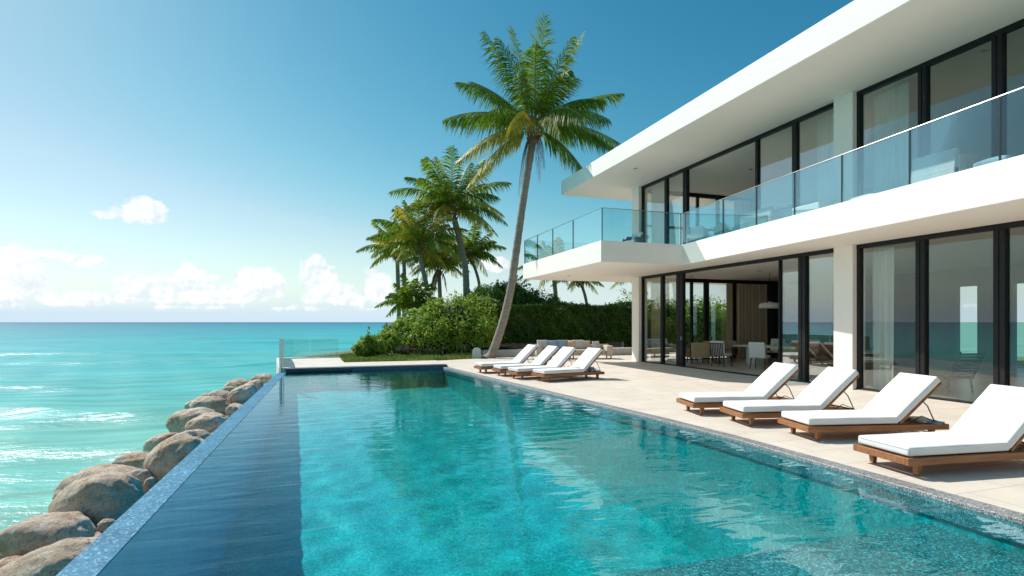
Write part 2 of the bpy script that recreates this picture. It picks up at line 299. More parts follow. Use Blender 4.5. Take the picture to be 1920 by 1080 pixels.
def sea_mat():
    m, N, L = mat('turquoise_sea')
    out = N.new('ShaderNodeOutputMaterial')
    def Mt(op, a, b=None, c=None, clamp=False):
        n = N.new('ShaderNodeMath'); n.operation = op; n.use_clamp = clamp
        for i, x in enumerate((a, b, c)):
            if x is None: continue
            if isinstance(x, (int, float)): n.inputs[i].default_value = x
            else: L.new(x, n.inputs[i])
        return n.outputs[0]
    tc = N.new('ShaderNodeTexCoord'); sp = N.new('ShaderNodeSeparateXYZ'); L.new(tc.outputs['Object'], sp.inputs[0])
    # distance out to sea, west (-x) and north (+y) of the shore
    dist = Mt('MAXIMUM', Mt('ADD', Mt('MULTIPLY', sp.outputs[0], -.75), Mt('MULTIPLY', sp.outputs[1], .55)), .5)
    def ns(s, d, st=(1, 1, 1), rot=0, r=.55):
        mp = N.new('ShaderNodeMapping'); mp.inputs['Scale'].default_value = st; mp.inputs['Rotation'].default_value = (0, 0, rot); L.new(tc.outputs['Object'], mp.inputs[0])
        n = N.new('ShaderNodeTexNoise'); n.inputs['Scale'].default_value = s; n.inputs['Detail'].default_value = d; n.inputs['Roughness'].default_value = r; L.new(mp.outputs[0], n.inputs[0]); return n.outputs['Fac']
    lg = Mt('LOGARITHM', dist, 10)
    lg = Mt('ADD', lg, Mt('MULTIPLY', Mt('SUBTRACT', ns(.035, 5, (.7, 2.6, 1), YAW), .5), 1.1))
    lg = Mt('ADD', lg, Mt('MULTIPLY', Mt('SUBTRACT', ns(.22, 7, (.55, 3.4, 1), YAW, .62), .5), .62))
    f = Mt('DIVIDE', Mt('SUBTRACT', lg, .6), 2.6, clamp=True)
    r = N.new('ShaderNodeValToRGB'); L.new(f, r.inputs[0]); cr = r.color_ramp
    stops = [(0, (.21, .47, .37)), (.14, (.145, .47, .39)), (.30, (.065, .45, .43)), (.46, (.025, .41, .45)), (.62, (.015, .31, .39)), (.82, (.01, .22, .34)), (1, (.005, .15, .26))]
    stops = [(p_, c_) for p_, c_ in stops]; cr.elements[0].position = 0; cr.elements[0].color = rgba(stops[0][1]); cr.elements[1].position = 1; cr.elements[1].color = rgba(stops[-1][1])
    for p_, c_ in stops[1:-1]:
        e = cr.elements.new(p_); e.color = rgba(c_)
    at_ = N.new('ShaderNodeAttribute'); at_.attribute_name = 'foam'
    fo = Mt('MULTIPLY', Mt('SUBTRACT', Mt('ADD', at_.outputs['Fac'], Mt('MULTIPLY', ns(5, 9, (1, 1.7, 1), YAW, .75), 1.0)), 0.90), 5, clamp=True)
    mx = N.new('ShaderNodeMix'); mx.data_type = 'RGBA'; L.new(fo, mx.inputs[0]); L.new(r.outputs[0], mx.inputs[6]); mx.inputs[7].default_value = (.82, .85, .84, 1)
    dk = N.new('ShaderNodeMix'); dk.data_type = 'RGBA'; dk.blend_type = 'MULTIPLY'; dk.inputs[0].default_value = 1  # wave shading painted into the sea colour as stretched noise bands
    vr = N.new('ShaderNodeMapRange'); vr.inputs[1].default_value = .38; vr.inputs[2].default_value = .62; vr.inputs[3].default_value = .74; vr.inputs[4].default_value = 1.08; L.new(ns(.5, 6, (.28, 2.6, 1), YAW+.12, .6), vr.inputs[0])
    L.new(r.outputs[0], dk.inputs[6]); L.new(vr.outputs[0], dk.inputs[7]); L.new(dk.outputs[2], mx.inputs[6])
    df = N.new('ShaderNodeBsdfDiffuse'); L.new(mx.outputs[2], df.inputs[0])
    gl = N.new('ShaderNodeBsdfGlossy'); gl.inputs['Roughness'].default_value = .25
    h = Mt('ADD', Mt('MULTIPLY', ns(1.1, 6, (1, 2.4, 1), YAW, .6), .16), Mt('MULTIPLY', ns(.16, 4, (1, 2.6, 1), YAW), .5))
    b = N.new('ShaderNodeBump'); b.inputs['Strength'].default_value = 1; b.inputs['Distance'].default_value = .36; L.new(h, b.inputs['Height'])
    L.new(b.outputs[0], gl.inputs['Normal'])
    fr = N.new('ShaderNodeFresnel'); fr.inputs[0].default_value = 1.33; L.new(b.outputs[0], fr.inputs['Normal'])
    fac = Mt('MULTIPLY', Mt('MINIMUM', fr.outputs[0], .19), Mt('SUBTRACT', 1, fo))
    ms = N.new('ShaderNodeMixShader'); L.new(fac, ms.inputs[0]); L.new(df.outputs[0], ms.inputs[1]); L.new(gl.outputs[0], ms.inputs[2])
    L.new(ms.outputs[0], out.inputs[0]); return m
M_['sea'] = sea_mat()

# ---------------------------------------------------------------- mesh helpers
class MB:
    def __init__(s): s.v = []; s.f = []; s.mi = []; s.n = 0
    def add(s, vs, fs, mi=0):
        s.v.append(np.asarray(vs, dtype=float).reshape(-1, 3))
        for f in fs: s.f.append(tuple(i+s.n for i in f)); s.mi.append(mi)
        s.n += len(vs)
    def addq(s, V, mi=0):           # V: (n,k,3) polygons with own vertices
        n, k, _ = V.shape
        s.v.append(V.reshape(-1, 3)); base = s.n
        idx = (np.arange(n*k)+base).reshape(n, k)
        s.f.extend(map(tuple, idx.tolist())); s.mi.extend([mi]*n); s.n += n*k
    def box(s, x0, x1, y0, y1, z0, z1, mi=0, M=None):
        v = [Vector(p) for p in ((x0,y0,z0),(x1,y0,z0),(x1,y1,z0),(x0,y1,z0),(x0,y0,z1),(x1,y0,z1),(x1,y1,z1),(x0,y1,z1))]
        if M is not None: v = [M @ p for p in v]
        s.add([tuple(p) for p in v], [(0,3,2,1),(4,5,6,7),(0,1,5,4),(1,2,6,5),(2,3,7,6),(3,0,4,7)], mi); return s
    def prism(s, poly, z0, z1, mi=0):
        n = len(poly)
        A = sum(poly[i][0]*poly[(i+1) % n][1]-poly[(i+1) % n][0]*poly[i][1] for i in range(n))
        if A < 0: poly = poly[::-1]
        s.add([(x, y, z0) for x, y in poly]+[(x, y, z1) for x, y in poly],
              [tuple(range(n-1, -1, -1)), tuple(range(n, 2*n))]+[(i, (i+1) % n, n+(i+1) % n, n+i) for i in range(n)], mi); return s
    def tube(s, pts, rad, k=8, mi=0, caps=True):
        pts = [Vector(p) for p in pts]; n = len(pts)
        if not hasattr(rad, '__len__'): rad = [rad]*n
        rings = []; up = None
        for i in range(n):
            t = (pts[min(i+1, n-1)]-pts[max(i-1, 0)]).normalized()
            if up is None: up = Vector((0, 0, 1)) if abs(t.z) < .9 else Vector((1, 0, 0))
            a = t.cross(up).normalized(); bb = a.cross(t).normalized(); up = bb
            rings.append([tuple(pts[i]+(a*math.cos(2*math.pi*j/k)+bb*math.sin(2*math.pi*j/k))*rad[i]) for j in range(k)])
        fs = []
        for i in range(n-1):
            for j in range(k): fs.append((i*k+j, i*k+(j+1) % k, (i+1)*k+(j+1) % k, (i+1)*k+j))
        if caps: fs += [tuple(range(k-1, -1, -1)), tuple((n-1)*k+j for j in range(k))]
        s.add(sum(rings, []), fs, mi); return s
    def lathe(s, prof, k=24, cx=0, cy=0, mi=0):
        vs = [(cx+r*math.cos(2*math.pi*j/k), cy+r*math.sin(2*math.pi*j/k), z) for r, z in prof for j in range(k)]
        fs = [(i*k+j, i*k+(j+1) % k, (i+1)*k+(j+1) % k, (i+1)*k+j) for i in range(len(prof)-1) for j in range(k)]
        s.add(vs, fs, mi); return s
    def build(s, name, mats, parent=None, smooth=False, bevel=0, seg=2, loc=None, sub=0):
        V = np.concatenate(s.v); me = bpy.data.meshes.new(name)
        lens = np.fromiter((len(f) for f in s.f), dtype=np.int32, count=len(s.f))
        me.vertices.add(len(V)); me.vertices.foreach_set('co', V.ravel())
        me.loops.add(int(lens.sum())); me.loops.foreach_set('vertex_index', np.fromiter((i for f in s.f for i in f), dtype=np.int32))
        me.polygons.add(len(lens)); st = np.zeros(len(lens), dtype=np.int32); st[1:] = np.cumsum(lens)[:-1]
        me.polygons.foreach_set('loop_start', st); me.polygons.foreach_set('loop_total', lens)
        me.polygons.foreach_set('material_index', np.array(s.mi, dtype=np.int32))
        me.polygons.foreach_set('use_smooth', np.full(len(lens), bool(smooth)))
        me.update(calc_edges=True); me.validate()
        for m in (mats if isinstance(mats, (list, tuple)) else [mats]): me.materials.append(M_[m] if isinstance(m, str) else m)
        o = bpy.data.objects.new(name, me); C.objects.link(o)
        if parent: o.parent = parent
        if loc is not None: o.location = loc
        if bevel:
            b = o.modifiers.new('bevel', 'BEVEL'); b.width = bevel; b.segments = seg; b.limit_method = 'ANGLE'; b.angle_limit = R(35)
            me.polygons.foreach_set('use_smooth', np.full(len(lens), True))
            w = o.modifiers.new('wn', 'WEIGHTED_NORMAL'); w.keep_sharp = True
        if sub:
            q = o.modifiers.new('sub', 'SUBSURF'); q.levels = sub; q.render_levels = sub
        return o
def tag(o, label=None, cat=None, group=None, kind=None):
    if label: o['label'] = label
    if cat: o['category'] = cat
    if group: o['group'] = group
    if kind: o['kind'] = kind
    return o
def empty(name, loc=(0, 0, 0), rz=0, label=None, cat=None, group=None):
    o = bpy.data.objects.new(name, None); C.objects.link(o); o.location = loc; o.rotation_euler = (0, 0, rz); o.empty_display_size = .2
    return tag(o, label, cat, group)
def copy_tree(o, parent=None):
    c = o.copy(); C.objects.link(c); c.parent = parent
    for ch in [x for x in o.children]: copy_tree(ch, c)
    return c
def box_obj(name, m, dims, parent=None, bevel=.01, seg=2, loc=None):
    return MB().box(*dims).build(name, m, parent, bevel=bevel, seg=seg, loc=loc)
def cushion(name, m, dims, parent=None, puff=.25, M=None, loc=None):
    """soft pillow / pad: gridded box with bulging faces"""
    x0, x1, y0, y1, z0, z1 = dims
    bm = bmesh.new(); bmesh.ops.create_cube(bm, size=2)
    bmesh.ops.subdivide_edges(bm, edges=bm.edges[:], cuts=5, use_grid_fill=True)
    for v in bm.verts:
        x, y, z = v.co
        ax = min(range(3), key=lambda i: (x1-x0, y1-y0, z1-z0)[i])
        c = [x, y, z]; o = [c[i] for i in range(3) if i != ax]
        k = (1-abs(o[0])**2.6)*(1-abs(o[1])**2.6)
        c[ax] *= (1-puff)+puff*math.sqrt(max(k, 0))*1.15
        for i in range(3):
            if i != ax:
                e = abs(c[i]); oth = [j for j in range(3) if j not in (i, ax)][0]
                c[i] *= 1-.05*puff*4*(1-abs((x, y, z)[oth])**2)*(e**3)
        v.co = Vector((x0+(c[0]+1)/2*(x1-x0), y0+(c[1]+1)/2*(y1-y0), z0+(c[2]+1)/2*(z1-z0)))
        if M is not None: v.co = M @ v.co
    me = bpy.data.meshes.new(name); bm.to_mesh(me); bm.free()
    for p in me.polygons: p.use_smooth = True
    me.materials.append(M_[m]); o = bpy.data.objects.new(name, me); C.objects.link(o)
    if parent: o.parent = parent
    if loc is not None: o.location = loc
    b = o.modifiers.new('sub', 'SUBSURF'); b.levels = 1; b.render_levels = 1
    return o

# ================================================================= SETTING
OUT = [(5.86, -3.0), (5.84, 1.5), (5.82, 3.04), (5.78, 4.94), (5.74, 6.5), (5.60, 8.1), (5.32, 10.2), (4.98, 12.9), (4.62, 15.6), (4.12, 19.9)]
INN = [(x-.21, y) for x, y in OUT]
WZ = -.04
WA0, WA1 = -1.80, -1.54          # infinity rim
PB1 = 19.9; PB0 = -3.0
# deck
deck = [(x+.002, y) for x, y in OUT] + [(4.12, 22.3), (4.3, 23.4), (6.6, 24.2), (9, 25.6), (14, 25.6), (24, 25.6), (24, -14), (-2, -14), (-2, PB0)]
MB().prism(deck, -.30, 0).build('terrace_deck', 'deck'); tag(bpy.data.objects['terrace_deck'], kind='structure')
walk = [(WA0-.15, 20.05), (4.10, 20.05), (4.10, 22.2), (.42, 22.2), (.25, 26.0), (-2.5, 26.0), (-2.5, 20.05)]
walk = [(-1.80, 20.25), (4.10, 20.25), (4.10, 22.2), (.42, 22.2), (.28, 26.0), (-2.42, 26.0)]
tag(MB().prism(walk, -1.9, .10).build('far_walkway', 'deck', bevel=.01), kind='structure')
# coping along the right edge
cp = MB()
n = len(OUT)
cp.prism(OUT+INN[::-1], -.22, .004)
tag(cp.build('pool_coping', 'granite', bevel=.012), kind='structure')
# far curb: slate wall with pale top
tag(MB().box(.62, 4.10, 19.9, 20.25, -2.3, .088).build('pool_end_wall', 'slate', bevel=.008), kind='structure')
tag(MB().box(-1.54, .60, 20.0, 20.25, -2.3, .085).build('pool_cover_housing', 'slate', bevel=.008), kind='structure')
tag(MB().box(-1.56, .62, 19.86, 20.26, .0, .095).build('cover_housing_lid', 'slate', bevel=.012), kind='structure')
# pool basin
pb = MB()
FZ = -2.2
poly = INN[::-1]
gx = np.arange(WA1-.05, 5.75, .10); gy = np.arange(3.6, 20.0, .10); GX, GY = np.meshgrid(gx, gy, indexing='ij')
GZ = np.interp(GY, [5.0, PB1], [FZ, -.62])
und = np.zeros_like(GX)
for k_ in range(26):
    a_ = rng.random()*6.283; wl = .28+1.0*rng.random()**1.6; und += wl*.010*np.sin((GX*math.cos(a_)+GY*math.sin(a_))*6.283/wl+rng.random()*6.283)  # relief added so the shadow edge wavers as through refracting water
GZ = GZ+und*np.interp(GY, [5, PB1], [1, .5])
ii = np.arange(GX.size).reshape(GX.shape); qq = np.stack([ii[:-1, :-1], ii[1:, :-1], ii[1:, 1:], ii[:-1, 1:]], -1).reshape(-1, 4)
pb.add(np.stack([GX, GY, GZ], -1).reshape(-1, 3), [tuple(q) for q in qq.tolist()])
tag(MB().box(WA1, 4.1, 19.885, 19.899, -1.2, -.10).build('pool_end_lining', 'mosaic'), kind='structure')
tag(pb.build('pool_floor', 'mosaic', smooth=True), kind='structure')
pw = MB()
for (x0, y0), (x1, y1) in zip(INN[:-1], INN[1:]):
    pw.add([(x0+.03, y0, FZ), (x1+.03, y1, FZ), (x1+.03, y1, -.21), (x0+.03, y0, -.21)], [(0, 1, 2, 3)])
tag(pw.build('pool_side_wall', 'mosaic'), kind='structure')
tag(MB().box(WA1-.12, WA1, PB0, 19.9, FZ-.1, -.051).build('pool_inner_wall', 'bluemosaic'), kind='structure')
tag(MB().box(WA0, WA1-.121, PB0, 20.0, -2.6, -.053).build('infinity_wall', 'bluemosaic'), kind='structure')
rim = MB().box(WA0-.003, WA1+.003, PB0, 19.95, -.05, -.034)
tag(rim.build('infinity_rim', 'weir', bevel=.004), kind='structure')
# shallow tanning shelf in the foreground
tag(MB().box(WA1, 5.66, PB0, 3.75, FZ, -.30).build('pool_shelf', 'shelf', bevel=.02), kind='structure')
tag(MB().box(-2.1, 6.0, PB0-.2, PB0, -2.4, 0.0).build('pool_near_wall', 'slate'), kind='structure')
# water
wm = MB(); poly = [(WA1, PB0)]+[(x+.01, y) for x, y in INN]+[(WA1, 20.0)]
wm.add([(x, y, WZ) for x, y in poly], [tuple(range(len(poly)))])
tag(wm.build('pool_water', 'water'), kind='structure')

# land behind and around (garden terrain)
land = [(-2.4, 26.0), (.3, 26.0), (.42, 22.15), (4.2, 22.15), (4.2, 20), (6.3, 20), (6.3, -14), (-2, -14), (-2, -60), (32, -60), (33, -6), (33, 60), (60, 120), (30, 130), (14, 78), (8, 56), (3.4, 42), (.8, 34), (-1.2, 29.5)]
def land_build():
    bm = bmesh.new(); vs = [bm.verts.new((x, y, -.05)) for x, y in land]; f = bm.faces.new(vs)
    if f.normal.z < 0: f.normal_flip()
    r = bmesh.ops.extrude_face_region(bm, geom=[f])
    for v in [g for g in r['geom'] if isinstance(g, bmesh.types.BMVert)]: v.co.z = -2.6
    bmesh.ops.recalc_face_normals(bm, faces=bm.faces[:])
    me = bpy.data.meshes.new('ground'); bm.to_mesh(me); bm.free(); me.materials.append(M_['ground'])
    o = bpy.data.objects.new('ground', me); C.objects.link(o); tag(o, kind='structure')
land_build()

# sea ------------------------------------------------------------
def sea():
    f = np.concatenate([-np.geomspace(30000, 8, 30), np.arange(-6, 4, .5), np.arange(4, 30, .16), np.arange(30, 70, .3), np.arange(70, 140, .8), np.geomspace(142, 30000, 60)])
    l = np.concatenate([-np.geomspace(30000, 62, 40), np.arange(-60, -30, .8), np.arange(-30, 4, .3), np.arange(4, 60, 1.5), np.geomspace(62, 30000, 40)])
    Fg, Lg = np.meshgrid(f, l, indexing='ij')
    X = Lg*CT+Fg*ST; Y = -Lg*ST+Fg*CT
    # swell, crests roughly across the view
    ph = Fg+.10*Lg + 1.1*np.sin(Lg*.11+1.0)+.5*np.sin(Lg*.37+Fg*.05)
    centers = [(9.2, 1.2, .10), (12.6, 1.3, .12), (17.3, 1.8, .17), (23.0, 2.1, .20), (30.5, 2.4, .20), (39, 2.8, .24), (50, 3.2, .25), (63, 3.6, .26), (80, 4, .28), (103, 5, .28)]
    Z = np.zeros_like(X); foam = np.zeros_like(X)
    for i, (c0, w, h) in enumerate(centers):
        s = ph-c0
        along = .55+.45*np.sin(Lg*(.16-.01*i)+i*2.1)
        prof = np.where(s > 0, np.exp(-(s/(w*1.1))**2), np.exp(-(s/(w*.5))**2))
        Z += 1.2*h*prof*along
        foam = np.maximum(foam, .27*np.exp(-((s-.05)/(w*.16))**2)*np.clip(along-.25, 0, 1))
    Z += (.03*np.sin(X*1.9+Y*.6)+.025*np.sin(-X*.8+Y*2.3+1))*np.exp(-np.abs(Fg)/60)
    Z *= np.clip(1-(np.abs(Lg)-50)/60, 0, 1)
    # surf against the boulders
    shore = np.exp(-((X+4.7)/.35)**2)*(Y > 4)*(Y < 28)
    foam = np.maximum(foam, .40*shore)
    for (px, py, ra, rb, st) in [(235, 862, 1.0, .28, .62), (180, 878, 1.2, .16, .38), (40, 940, .9, .16, .42), (15, 1000, .5, .2, .40), (100, 915, 1.0, .12, .38)]:
        c = at(px, py, z=-1.6); cf = c.x*ST+c.y*CT; cl = c.x*CT-c.y*ST
        foam = np.maximum(foam, st*np.exp(-((Lg-cl)/ra)**2-((Fg-cf)/rb)**2))
    nf, nl = X.shape
    V = np.stack([X, Y, Z-1.62], -1).reshape(-1, 3)
    idx = np.arange(nf*nl).reshape(nf, nl)
    Q = np.stack([idx[:-1, :-1], idx[:-1, 1:], idx[1:, 1:], idx[1:, :-1]], -1).reshape(-1, 4)
    qx = V[Q][:, :, 0].max(1); qy = V[Q][:, :, 1]
    cut = (qx > -1.74) & (qy.min(1) < 24) & (qy.max(1) > -20) & (V[Q][:, :, 0].min(1) < 30) & (np.ptp(V[Q][:, :, 0], axis=1) < 40)
    Q = Q[~cut]
    me = bpy.data.meshes.new('sea'); me.vertices.add(len(V)); me.vertices.foreach_set('co', V.ravel())
    me.loops.add(Q.size); me.loops.foreach_set('vertex_index', Q.ravel().astype(np.int32))
    me.polygons.add(len(Q)); me.polygons.foreach_set('loop_start', np.arange(0, Q.size, 4, dtype=np.int32)); me.polygons.foreach_set('loop_total', np.full(len(Q), 4, dtype=np.int32))
    me.polygons.foreach_set('use_smooth', np.full(len(Q), True))
    at_ = me.attributes.new('foam', 'FLOAT', 'POINT'); at_.data.foreach_set('value', foam.ravel().astype(np.float32))
    me.update(calc_edges=True); me.materials.append(M_['sea'])
    o = bpy.data.objects.new('sea', me); C.objects.link(o); tag(o, kind='structure')
sea()

# ================================================================= VILLA
villa = empty('beach_villa', (16, 8, 0), 0, 'white two storey modern villa with dark framed glass walls and flat overhanging roof', 'house')
VL = Vector((16, 8, 0))
def vp(name, mb, m, parent=None, **k):
    o = mb.build(name, m, parent or villa, **k)
    if parent is None: o.location = -VL
    return o
GA = 12.55; CA = 12.36
B0, B1 = -8.0, 20.35
Z1, Z2, Z3 = 3.65, 4.35, 7.5
def fa(b): return 10.32+(b-5.4)*.099
# roof
vp('roof', MB().box(9.87, 24.5, B0-2, 22.4, Z3, 8.14), 'plaster', bevel=.02)
# main slab + cantilevered balcony
slab = [(fa(B0), B0), (fa(15.45), 15.45), (8.22, 15.45), (8.22, 22.97), (24, 22.97), (24, B0)]
balc = vp('balcony_slab', MB().prism(slab, Z1, Z2), 'plaster', bevel=.015)
# walls and floors
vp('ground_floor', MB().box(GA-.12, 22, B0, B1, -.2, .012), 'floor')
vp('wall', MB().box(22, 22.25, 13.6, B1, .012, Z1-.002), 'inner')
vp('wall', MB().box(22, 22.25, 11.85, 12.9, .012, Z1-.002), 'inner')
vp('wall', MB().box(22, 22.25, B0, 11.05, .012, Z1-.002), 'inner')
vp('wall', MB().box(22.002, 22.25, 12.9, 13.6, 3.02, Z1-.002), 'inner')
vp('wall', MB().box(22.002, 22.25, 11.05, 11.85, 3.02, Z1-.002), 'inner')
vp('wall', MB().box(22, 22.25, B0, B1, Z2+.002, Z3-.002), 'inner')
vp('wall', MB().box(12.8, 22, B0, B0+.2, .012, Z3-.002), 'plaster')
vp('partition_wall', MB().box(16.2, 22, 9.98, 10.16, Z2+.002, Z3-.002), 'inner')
vp('partition_wall', MB().box(19.5, 22, 9.98, 10.16, .012, Z1-.002), 'inner')
# columns
for (z0, z1) in ((.004, Z1-.002), (Z2+.002, Z3-.002)):
    vp('column', MB().box(CA, 12.80, 19.87, 20.42, z0, z1), 'plaster', bevel=.01)
    vp('column', MB().box(CA, 12.80, 9.98, 10.52, z0, z1), 'plaster', bevel=.01)
    vp('column', MB().box(CA, 12.80, -.2, .35, z0, z1), 'plaster', bevel=.01)
# windows
def glazing(b0, b1, z0, z1, mull, open_=None, wide=(), gm='glass', fw=.055):
    """frame along +y at x=GA; mull: centre positions; panes fill the gaps except open_"""
    f = MB(); x0, x1 = GA-.06, GA+.07
    f.box(x0, x1, b0, b1, z1-.11, z1-.003); f.box(x0-.02, x1+.02, b0, b1, z0+.003, z0+.045)
    ed = [b0]+list(mull)+[b1]
    hw = []
    for i, y in enumerate(ed):
        w = wide[i] if i < len(wide) and wide[i] else fw
        if i == 0: a, b = y+.002, y+w*1.3
        elif i == len(ed)-1: a, b = y-w*1.3, y-.002
        else: a, b = y-w, y+w
        hw.append((a, b)); f.box(x0+.004, x1-.004, a, b, z0+.045, z1-.11)
        if 0 < i < len(ed)-1 and w > .09:            # meeting stiles: a reveal line
            f.box(x0-.012, x0+.01, y+.012, b-.01, z0+.05, z1-.112); f.box(x0-.012, x0+.01, a+.01, y-.012, z0+.05, z1-.112)
    w_ = vp('window', f, 'frame', bevel=.004)
    for i in range(len(ed)-1):
        if open_ and i in open_: continue
        p = MB().box(GA-.002, GA+.010, hw[i][1]-.005, hw[i+1][0]+.005, z0+.04, z1-.105)
        p.build('window_pane', gm, w_)
    return w_
# ground bays
w1 = glazing(10.52, 19.87, .0, Z1, [11.63, 12.45, 17.22, 18.40], open_={2}, wide=[.05, .13, .02, .21, .08, .05])
hd = MB().lathe([(0, -.03), (.028, -.03), (.028, .03), (0, .03)], 12)
hd2 = MB().box(GA-.14, GA-.06, 17.02, 17.05, 1.02, 1.16); hd2.build('door_handle', 'steel', w1, bevel=.008)
w2 = glazing(.35, 9.98, .0, Z1, [8.44, 6.94, 5.0, 3.1, 1.6], wide=[.07, .11, .11, .11, .1, .1, .07])
glazing(B0+.2, -.2, .0, Z1, [-6, -4, -2], wide=[.05, .1, .1, .1, .05])
# upper bays
glazing(10.52, 19.87, Z2, Z3, [11.9, 13.34, 16.9, 18.13], open_={2}, wide=[.05, .08, .05, .12, .08, .05])
glazing(.35, 9.98, Z2, Z3, [8.40, 6.98, 5.0, 3.1, 1.6], wide=[.07, .1, .1, .1, .1, .1, .07])
glazing(B0+.2, -.2, Z2, Z3, [-6, -4, -2], wide=[.05, .1, .1, .1, .05])
# north wall glazing (frames along x)
def north(z0, z1, bars, solid_from, head=.16, railz=None):
    f = MB(); y0, y1 = 20.12, 20.26
    f.box(12.8, 22, y0, y1, z1-head, z1-.003); f.box(12.8, solid_from, y0, y1, z0+.013, z0+.06)
    for c, w in bars: f.box(c-w, c+w, y0+.003, y1-.003, z0+.06, z1-head)
    if railz: f.box(12.8, solid_from, y0+.02, y1-.02, railz-.05, railz+.05)
    w_ = vp('window', f, 'frame', bevel=.004)
    xs = [12.8]+[c for c, _ in bars]
    for a, b in zip(xs[:-1], xs[1:]):
        MB().box(a+.06, b-.06, 20.185, 20.195, z0+.055, z1-head+.005).build('window_pane', 'glass', w_)
north(.0, Z1, [(14.0, .06), (15.28, .05), (16.08, .11), (17.5, .16)], 17.6)
north(Z2, Z3, [(14.0, .06), (15.6, .05), (16.7, .06), (18.2, .06)], 18.3, railz=5.9)
vp('partition_wall', MB().box(17.66, 19.35, 20.27, 20.34, .012, Z1-.002), 'inner')
vp('dark_wall_panel', MB().box(19.33, 20.5, 20.05, 20.30, .013, Z1-.17), 'darkwall')
vp('partition_wall', MB().box(20.5, 22, 20.10, 20.30, .013, Z1-.17), 'inner')
vp('partition_wall', MB().box(18.3, 22, 20.10, 20.30, Z2+.002, Z3-.17), 'inner')
# recessed ceiling lights
def downlight(x, y, z):
    o = vp('downlight', MB().lathe([(.085, 0), (.085, -.012), (.06, -.014), (.055, .0), (.05, -.002), (0, -.002)], 20), 'steel', smooth=True)
    o.location = Vector((x, y, z-.002))-VL
for (x, y, z) in [(10.8, 17.6, Z3), (13.2, 7.6, Z3), (15.0, 16.3, Z3), (15.4, 11.8, Z3), (9.4, 20.5, Z1), (15.3, 16.2, Z1), (17.4, 13.8, Z1), (14.6, 7.6, Z1), (14.4, 19.0, Z1), (15.5, 4.8, Z3)]: downlight(x, y, z)
# balcony balustrade
rail = vp('balcony_railing', MB().tube([(fa(B0)+.06, B0, 5.42), (fa(15.38)+.06, 15.50, 5.42), (8.28, 15.50, 5.42), (8.28, 22.9, 5.42), (14, 22.9, 5.42)], .013, 8), 'steel', smooth=False)
def gpanel(p, q, gap=.015):
    p = Vector(p); q = Vector(q); d = (q-p).normalized(); p = p+d*gap; q = q-d*gap; nn = Vector((-d.y, d.x))*.006
    MB().prism([(p-nn)[:], (q-nn)[:], (q+nn)[:], (p+nn)[:]], Z2+.01, 5.40).build('glass_panel', 'rglass', rail)
def gpost(p):
    MB().box(p[0]-.012, p[0]+.012, p[1]-.012, p[1]+.012, Z2+.002, 5.41).build('rail_post', 'black', rail)
fb = [15.50, 13.24, 11.75, 10.34, 8.92, 7.34, 5.78, 4.3, 2.8, 1.3, -.2, -1.7, -3.2, -4.7, -6.2, -8]
for a, b in zip(fb[:-1], fb[1:]): gpanel((fa(a)+.06, a), (fa(b)+.06, b))
for b in fb[1:-1]: gpost((fa(b)+.06, b))
sb = [15.50, 17.72, 19.62, 21.3, 22.9]
for a, b in zip(sb[:-1], sb[1:]): gpanel((8.28, a), (8.28, b))
for b in sb[1:]: gpost((8.28, b))
gpanel((8.28, 15.50), (11.25, 15.50)); gpost((8.28, 15.50)); gpost((11.3, 15.50)); gpost((11.42, 15.46))
for a, b in ((8.28, 10.2), (10.2, 12.1), (12.1, 14.0)): gpanel((a, 22.9), (b, 22.9)); gpost((b, 22.9))

# ---------------------------------------------------------------- curtains
def curtain(p, q, z0, z1, m, label, amp=.05, wl=.16, group=None):
    p = Vector((p[0], p[1], 0)); q = Vector((q[0], q[1], 0)); L_ = (q-p).length; d = (q-p)/L_; nn = Vector((-d.y, d.x, 0))
    nx = max(24, int(L_/.012)); nz = 8; vs = []
    sd_ = random.random()*9
    for j in range(nz+1):
        h = j/nz; z = z0+(z1-z0)*h
        for i in range(nx+1):
            s = L_*i/nx
            o_ = amp*(.45+.55*(1-h*.6))*(math.sin(2*math.pi*s/wl+.8*math.sin(s*3.1+sd_))+.35*math.sin(s*17+sd_+h*1.3))
            w = p+d*s+nn*o_; vs.append((w.x, w.y, z))
    fs = [(j*(nx+1)+i, j*(nx+1)+i+1, (j+1)*(nx+1)+i+1, (j+1)*(nx+1)+i) for j in range(nz) for i in range(nx)]
    mb = MB(); mb.add(vs, fs); o = mb.build('curtain', m, smooth=True)
    s_ = o.modifiers.new('solid', 'SOLIDIFY'); s_.thickness = .004
    o.modifiers.new('x', 'WEIGHTED_NORMAL')
    return tag(o, label, 'curtain', group)
curtain((12.95, 18.95), (12.95, 19.8), .03, Z1-.12, 'curtain', 'beige curtain behind the ground floor sliding door nearest the far column')
curtain((12.9, 9.3), (12.9, 9.9), .03, Z1-.12, 'sheer', 'white sheer curtain behind ground floor glass right of the middle column')
curtain((17.05, 20.02), (17.4, 20.02), .03, Z1-.18, 'curtain', 'narrow taupe curtain beside the garden view window of the dining room', .03, .1)
curtain((17.62, 19.98), (19.3, 19.98), .03, Z1-.18, 'curtain', 'wide taupe curtain left of the black wall panel in the dining room', .05, .19)
curtain((12.95, 18.6), (12.95, 19.8), Z2+.02, Z3-.12, 'sheer', 'pale curtain at the far end of the upper floor glass wall')
curtain((12.9, 10.6), (12.9, 11.5), Z2+.02, Z3-.12, 'sheer', 'pale green curtain on upper floor just left of the middle column')
curtain((12.9, 8.95), (12.9, 9.85), Z2+.02, Z3-.12, 'sheer', 'pale green curtain on upper floor just right of the middle column')
curtain((17.4, 19.95), (18.3, 19.95), Z2+.02, Z3-.2, 'sheer', 'sheer white curtain deep inside the open upper floor room', .04, .15)

